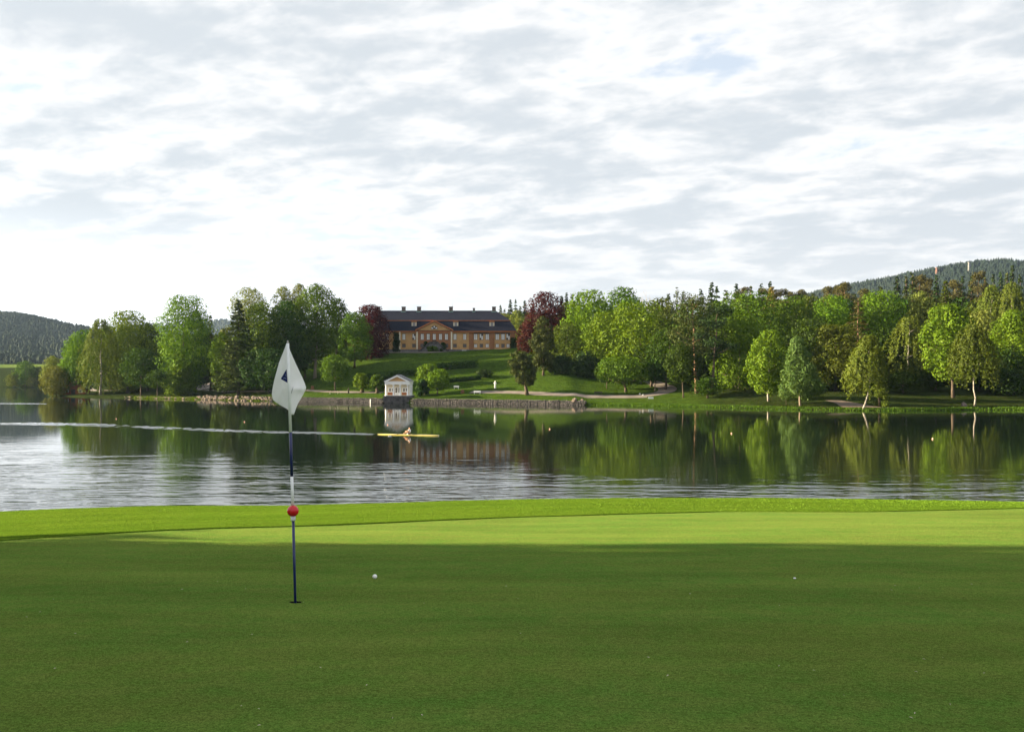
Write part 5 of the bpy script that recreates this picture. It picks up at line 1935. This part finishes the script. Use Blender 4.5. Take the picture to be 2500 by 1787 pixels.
T('lime_tree', 'rounded pale tree between the weeping birch and the right border', 'round', 'lime', 2400, 757, 302, 74, 880, size=.36)
T('lime_tree', 'bright yellow-green tree nearest the right border', 'round', 'maple', 2472, 756, 276, 94, 900, size=.36)
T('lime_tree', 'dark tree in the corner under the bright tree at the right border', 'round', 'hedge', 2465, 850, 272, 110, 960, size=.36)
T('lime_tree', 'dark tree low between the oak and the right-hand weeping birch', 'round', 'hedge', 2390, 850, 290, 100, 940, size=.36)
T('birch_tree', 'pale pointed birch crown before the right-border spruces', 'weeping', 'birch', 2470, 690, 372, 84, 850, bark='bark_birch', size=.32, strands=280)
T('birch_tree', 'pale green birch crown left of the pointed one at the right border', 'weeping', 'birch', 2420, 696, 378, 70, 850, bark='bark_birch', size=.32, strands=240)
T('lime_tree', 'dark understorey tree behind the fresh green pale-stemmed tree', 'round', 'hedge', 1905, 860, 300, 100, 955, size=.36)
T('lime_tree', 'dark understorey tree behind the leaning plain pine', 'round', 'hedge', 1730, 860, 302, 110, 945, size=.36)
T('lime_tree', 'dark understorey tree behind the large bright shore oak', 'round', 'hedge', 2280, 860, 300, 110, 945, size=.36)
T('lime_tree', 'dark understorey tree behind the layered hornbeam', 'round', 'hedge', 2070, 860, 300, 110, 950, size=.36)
T('yellow_tree', 'pale yellow small treetop on the skyline of the right wood', 'tall', 'yellow', 1885, 700, 424, 30, 800, size=.36)
rngb = np.random.default_rng(5)
xb_, yb_ = px_x(1572, 420), 420.0
zb_ = tz(xb_, yb_)
t = thing('bare_tree', 'leafless pale branched tree on the skyline behind the bright maples', 'tree', (xb_, yb_, zb_))
link('trunk', bare(rngb, at(1572, 703, yb_).z - zb_ - 2.0, 4), M['bark_pale'], t)
T('dead_conifer', 'sparse ragged conifer top on the skyline above the sunlit pine', 'conifer', 'pine', 1652, 697, 400, 44, 800, sparse=.45, gap=1.1)

# background conifers and filler crowns: built once each, then copied
protos = []
for i, (lf, H, R, bk, sp) in enumerate([('spruce', 24, 4.2, 'bark', 1.0), ('spruce', 22, 3.4, 'bark', .92), ('pine', 22, 4.6, 'bark_pine', .85), ('brownpine', 20, 4.8, 'bark_pine', .8)]):
    rng = np.random.default_rng(500 + i)
    if i < 3: cr, tr = conifer(rng, H, H * .14, R, .46, .5, 1.0, .8, sparse=sp)
    else: cr, tr = pine(rng, H, H * .45, R, nl=22)
    protos.append((cr, tr, lf, bk, H))
PCOUNT = [0]


def back_tree(name, pi, px, top_, d, label, group):
    cr, tr, lf, bk, H = protos[pi]
    P = at(px, top_, d); z0 = tz(P.x, d)
    s_ = (P.z - z0) / H
    PCOUNT[0] += 1
    r_ = random.Random(PCOUNT[0])
    t_ = thing(name, label, 'tree', (P.x, d, z0), r_.uniform(0, 6.28), group)
    wx_ = s_ * r_.uniform(.85, 1.15) if s_ < 1.3 else r_.uniform(1.0, 1.25)
    t_.scale = (wx_, wx_, s_)
    link('trunk', tr, M[bk], t_); link('crown', cr, L[lf], t_)


ORD = {1: ('',), 2: ('left of two ', 'right of two '), 3: ('left of three ', 'middle of three ', 'right of three '),
       4: ('first from left of four ', 'second from left of four ', 'third from left of four ', 'last of four ')}
LAND = [(1238, 'right of the manor ridge'), (1290, 'above the lower red copper foliage'), (1378, 'just right of the big copper beech'), (1415, 'above the olive yew'), (1620, 'above the wood path'),
        (1668, 'above the small tree at the path bend'), (1715, 'above the sunlit orange pine'), (1760, 'above the plain leaning pine'), (1826, 'above the broad domed tree'), (1880, 'above the fresh pale-stemmed tree'),
        (1945, 'above the silvery shore tree'), (2035, 'above the layered hornbeam'), (2094, 'behind the tall brownish conifer'), (2150, 'above the leaning birch'), (2225, 'above the white-footed birch'),
        (2310, 'behind the feathery larch'), (2376, 'above the right-hand weeping birch'), (2430, 'left of the pointed birch crown'), (2490, 'at the right border')]
BACK = [(px, tp, pi, 505, 30, 'spruces behind the manor') for px, tp, pi in [(1222, 745, 0), (1246, 731, 0), (1259, 729, 1), (1281, 733, 0), (1300, 727, 1), (1232, 752, 2), (1270, 745, 2)]]
BACK += [(px, tp, pi, 470, 30, 'spruces behind the copper beech') for px, tp, pi in [(1372, 722, 0), (1383, 714, 0), (1396, 716, 1), (1412, 713, 0), (1425, 728, 1)]]
BACK += [(px, tp, pi, 420, 50, 'conifers on the skyline of the right wood') for px, tp, pi in [(1615, 722, 2), (1632, 715, 1), (1668, 712, 1), (1711, 703, 1), (1737, 689, 0), (1750, 696, 1), (1772, 704, 2), (1798, 692, 0), (1816, 702, 3), (1833, 694, 2), (1858, 690, 1), (1880, 686, 0), (1866, 704, 3), (1905, 706, 3), (1930, 712, 3), (1955, 708, 3), (1985, 712, 2)]]
BACK += [(px, tp, pi, 400, 60, 'conifers on the right-hand slope') for px, tp, pi in [(2022, 699, 3), (2048, 698, 3), (2062, 690, 3), (2085, 712, 2), (2110, 705, 3), (2150, 694, 2), (2190, 674, 0), (2212, 668, 2), (2227, 659, 2), (2245, 672, 3), (2262, 680, 3), (2286, 671, 0), (2330, 684, 3), (2350, 671, 1), (2372, 668, 2), (2388, 663, 3), (2405, 672, 2), (2424, 666, 1), (2443, 664, 0), (2458, 660, 2), (2471, 647, 0), (2490, 668, 1)]]
KINDS = ('dark pointed spruce', 'narrow dark spruce', 'olive conifer', 'brownish rounded pine')
keyed = {}
for e_ in sorted(BACK):
    lm = min(LAND, key=lambda q_: abs(q_[0] - e_[0]))[1]
    keyed.setdefault((e_[2], lm), []).append(e_)
for (pi, lm), lst in keyed.items():
    for k_, (px, tp, _, d0_, dm_, grp) in enumerate(lst):
        back_tree('back_conifer', pi, px, tp, d0_ + (px * 11 % dm_), ORD[len(lst)][k_] + KINDS[pi] + (' tops' if False else '') + ' on the skyline ' + lm, grp)

fill = []
for i, lf in enumerate(('green', 'deep', 'olive', 'lime')):
    rng = np.random.default_rng(700 + i)
    cr, tr = deciduous(rng, 20, 3.0, 7.0, 'round', size=.5, dens=5)
    fill.append((cr, tr, lf))
rf = random.Random(8)


def filler(px, top_, d, pi, wpx, label, group):
    cr, tr, lf = fill[pi]
    P = at(px, top_, d); z0 = tz(P.x, d)
    t_ = thing('back_broadleaf', label, 'tree', (P.x, d, z0), rf.uniform(0, 6.28), group)
    s_ = (P.z - z0) / 20
    wd = wpx / 2 / FPX * d / 7.0
    t_.scale = (wd, wd, s_)
    link('trunk', tr, M['bark'], t_); link('crown', cr, L[lf], t_)


for i in range(16):
    px = 1400 + i * 72 + rf.uniform(-14, 14)
    filler(px, 724 + rf.uniform(-8, 14), 385 + rf.uniform(-8, 25), rf.randrange(3), 110, 'half-hidden broadleaf crown deep in the right-hand wood', 'crowns deep in the right wood')
for i in range(9):
    px = 1745 + i * 90 + rf.uniform(-18, 18)
    if 1900 < px < 1990: continue
    filler(px, 905 + rf.uniform(-12, 16), 276 + rf.uniform(-6, 8), 1, 92, 'dark waist-high thicket crown on the floor of the right-hand wood', 'thickets of the right wood')
for i in range(13):
    px = 1590 + i * 75 + rf.uniform(-18, 18)
    filler(px, 850 + rf.uniform(-12, 25), 304 + rf.uniform(-6, 12), 1, 118, 'low dark understorey crown among the trunks of the right-hand wood', 'understorey of the right wood')
for i in range(7):
    px = 1225 + i * 30 + rf.uniform(-10, 10)
    filler(px, 775 + rf.uniform(-12, 12), 455 + rf.uniform(-8, 15), (3, 0, 1)[i % 3], 70, 'broadleaf crown low behind the right end of the manor', 'crowns behind the manor')
for i in range(10):
    px = 195 + i * 72 + rf.uniform(-14, 14)
    if 480 < px < 545: continue
    filler(px, 800 + rf.uniform(-14, 22), 405 + rf.uniform(-6, 14), rf.randrange(3), 96, 'half-hidden broadleaf crown deep in the left-hand groups', 'crowns deep in the left groups')
for i in range(3):
    filler(486 + i * 28, 812 + i * 5, 470 + i * 12, 1, 60, ('left', 'middle', 'right')[i] + ' distant low crown of three in the gap beside the slender spruce', 'crowns in the left gap')

# trees on the golf course out of frame to the left: their shade lies across the green
rng = np.random.default_rng(901)
shade = [deciduous(rng, 19, .6, 7.0, 'column', size=.6, dens=14, cap=20000, lr=(.3, .42)) for _ in range(2)]
sdir = Vector((SUN.x, SUN.y, 0)).normalized()
n_ = Vector((sdir.y, -sdir.x, 0))
if n_.y < 0: n_ = -n_
spots = [(d_, 0.0, 1.0) for d_ in (40, 50, 61, 73, 86)]                    # one straight row gives the straight edge of the shade
spots += [(44 + 9 * (k % 3), -7.5 - 5.0 * k, 1.0) for k in range(12)] + [(78 + 7 * (k % 2), -9 - 8 * k, 1.1) for k in range(7)]
spots += [(27, 1.6, .36), (31, -2.5, .42)]
for i, (dist, off_, hs) in enumerate(spots):
    p = Vector((0, 13.9, 0)) + sdir * dist + n_ * (-6.6 * (1 if hs > .5 else .45) + off_)
    cr, tr = shade[i % 2]
    t_ = thing('course_tree', 'tall leafy tree left of the picture whose shade falls on the green', 'tree', (p.x, p.y, PL(p.y) - .6), i * 1.3, 'shade trees beside the green')
    t_.scale = (1 if hs > .5 else .45, 1 if hs > .5 else .45, hs)
    link('trunk', tr, M['bark'], t_); link('crown', cr, L['green'], t_)

# ------------------------------------------------------------------ grass and reeds at the water's edge
def tufts(name, label, p0, p1, n, seed, h=(.3, .75), smax=2.6, mat='willow'):
    rng = np.random.default_rng(seed)
    xa, xb = on_plane(p0, 985, 0).x, on_plane(p1, 1001, 0).x
    x = rng.uniform(xa, xb, n)
    s_ = rng.uniform(-.35, smax, n)
    keep = rng.random(n) < .5 + .5 * vnoise(x / 2.1, s_ * .8, seed)
    x, s_ = x[keep], s_[keep]
    y = y_shore(x) + s_
    z = np.maximum(terrain(x, y), -.05)
    hh = rng.uniform(h[0], h[1], len(x))
    a = rng.uniform(0, 3.14, len(x)); wd = rng.uniform(.05, .14, len(x))
    ln = rng.normal(0, .18, (len(x), 2))
    dx, dy = np.cos(a) * wd, np.sin(a) * wd
    V = np.stack([np.stack([x - dx, y - dy, z - .05], -1), np.stack([x + dx, y + dy, z - .05], -1),
                  np.stack([x + dx * .3 + ln[:, 0], y + dy * .3 + ln[:, 1], z + hh], -1), np.stack([x - dx * .3 + ln[:, 0], y - dy * .3 + ln[:, 1], z + hh * .96], -1)], 1)
    o = kind(link(name, quads_mesh(name, V, rng.random(len(x))), L[mat]), 'stuff')
    return tag(o, label, 'grass')


tufts('shore_grass', 'rough grass and reeds along the right-hand shore', 1432, 2560, 16000, 51, (.12, .42), 3.5, 'green')
tufts('shore_grass', 'rough grass along the far-left shore', 118, 520, 7000, 52, (.15, .45), 4.5, 'maple')

# ------------------------------------------------------------------ haze
hzb = MB().box(-3600, 3600, -160, 7000, -4.2, 460).mesh('haze')
m, w = mat_new('haze_air')
pv = w.n('VolumePrincipled')
pv.inputs['Color'].default_value = (.48, .68, 1.0, 1)
pv.inputs['Density'].default_value = .000026
pv.inputs['Anisotropy'].default_value = .3
o = w.n('OutputMaterial')
w.t.links.new(pv.outputs[0], o.inputs['Volume'])
hob = kind(link('haze', hzb, m), 'stuff')
tag(hob, 'thin blue evening haze filling the air over the lake', 'haze')
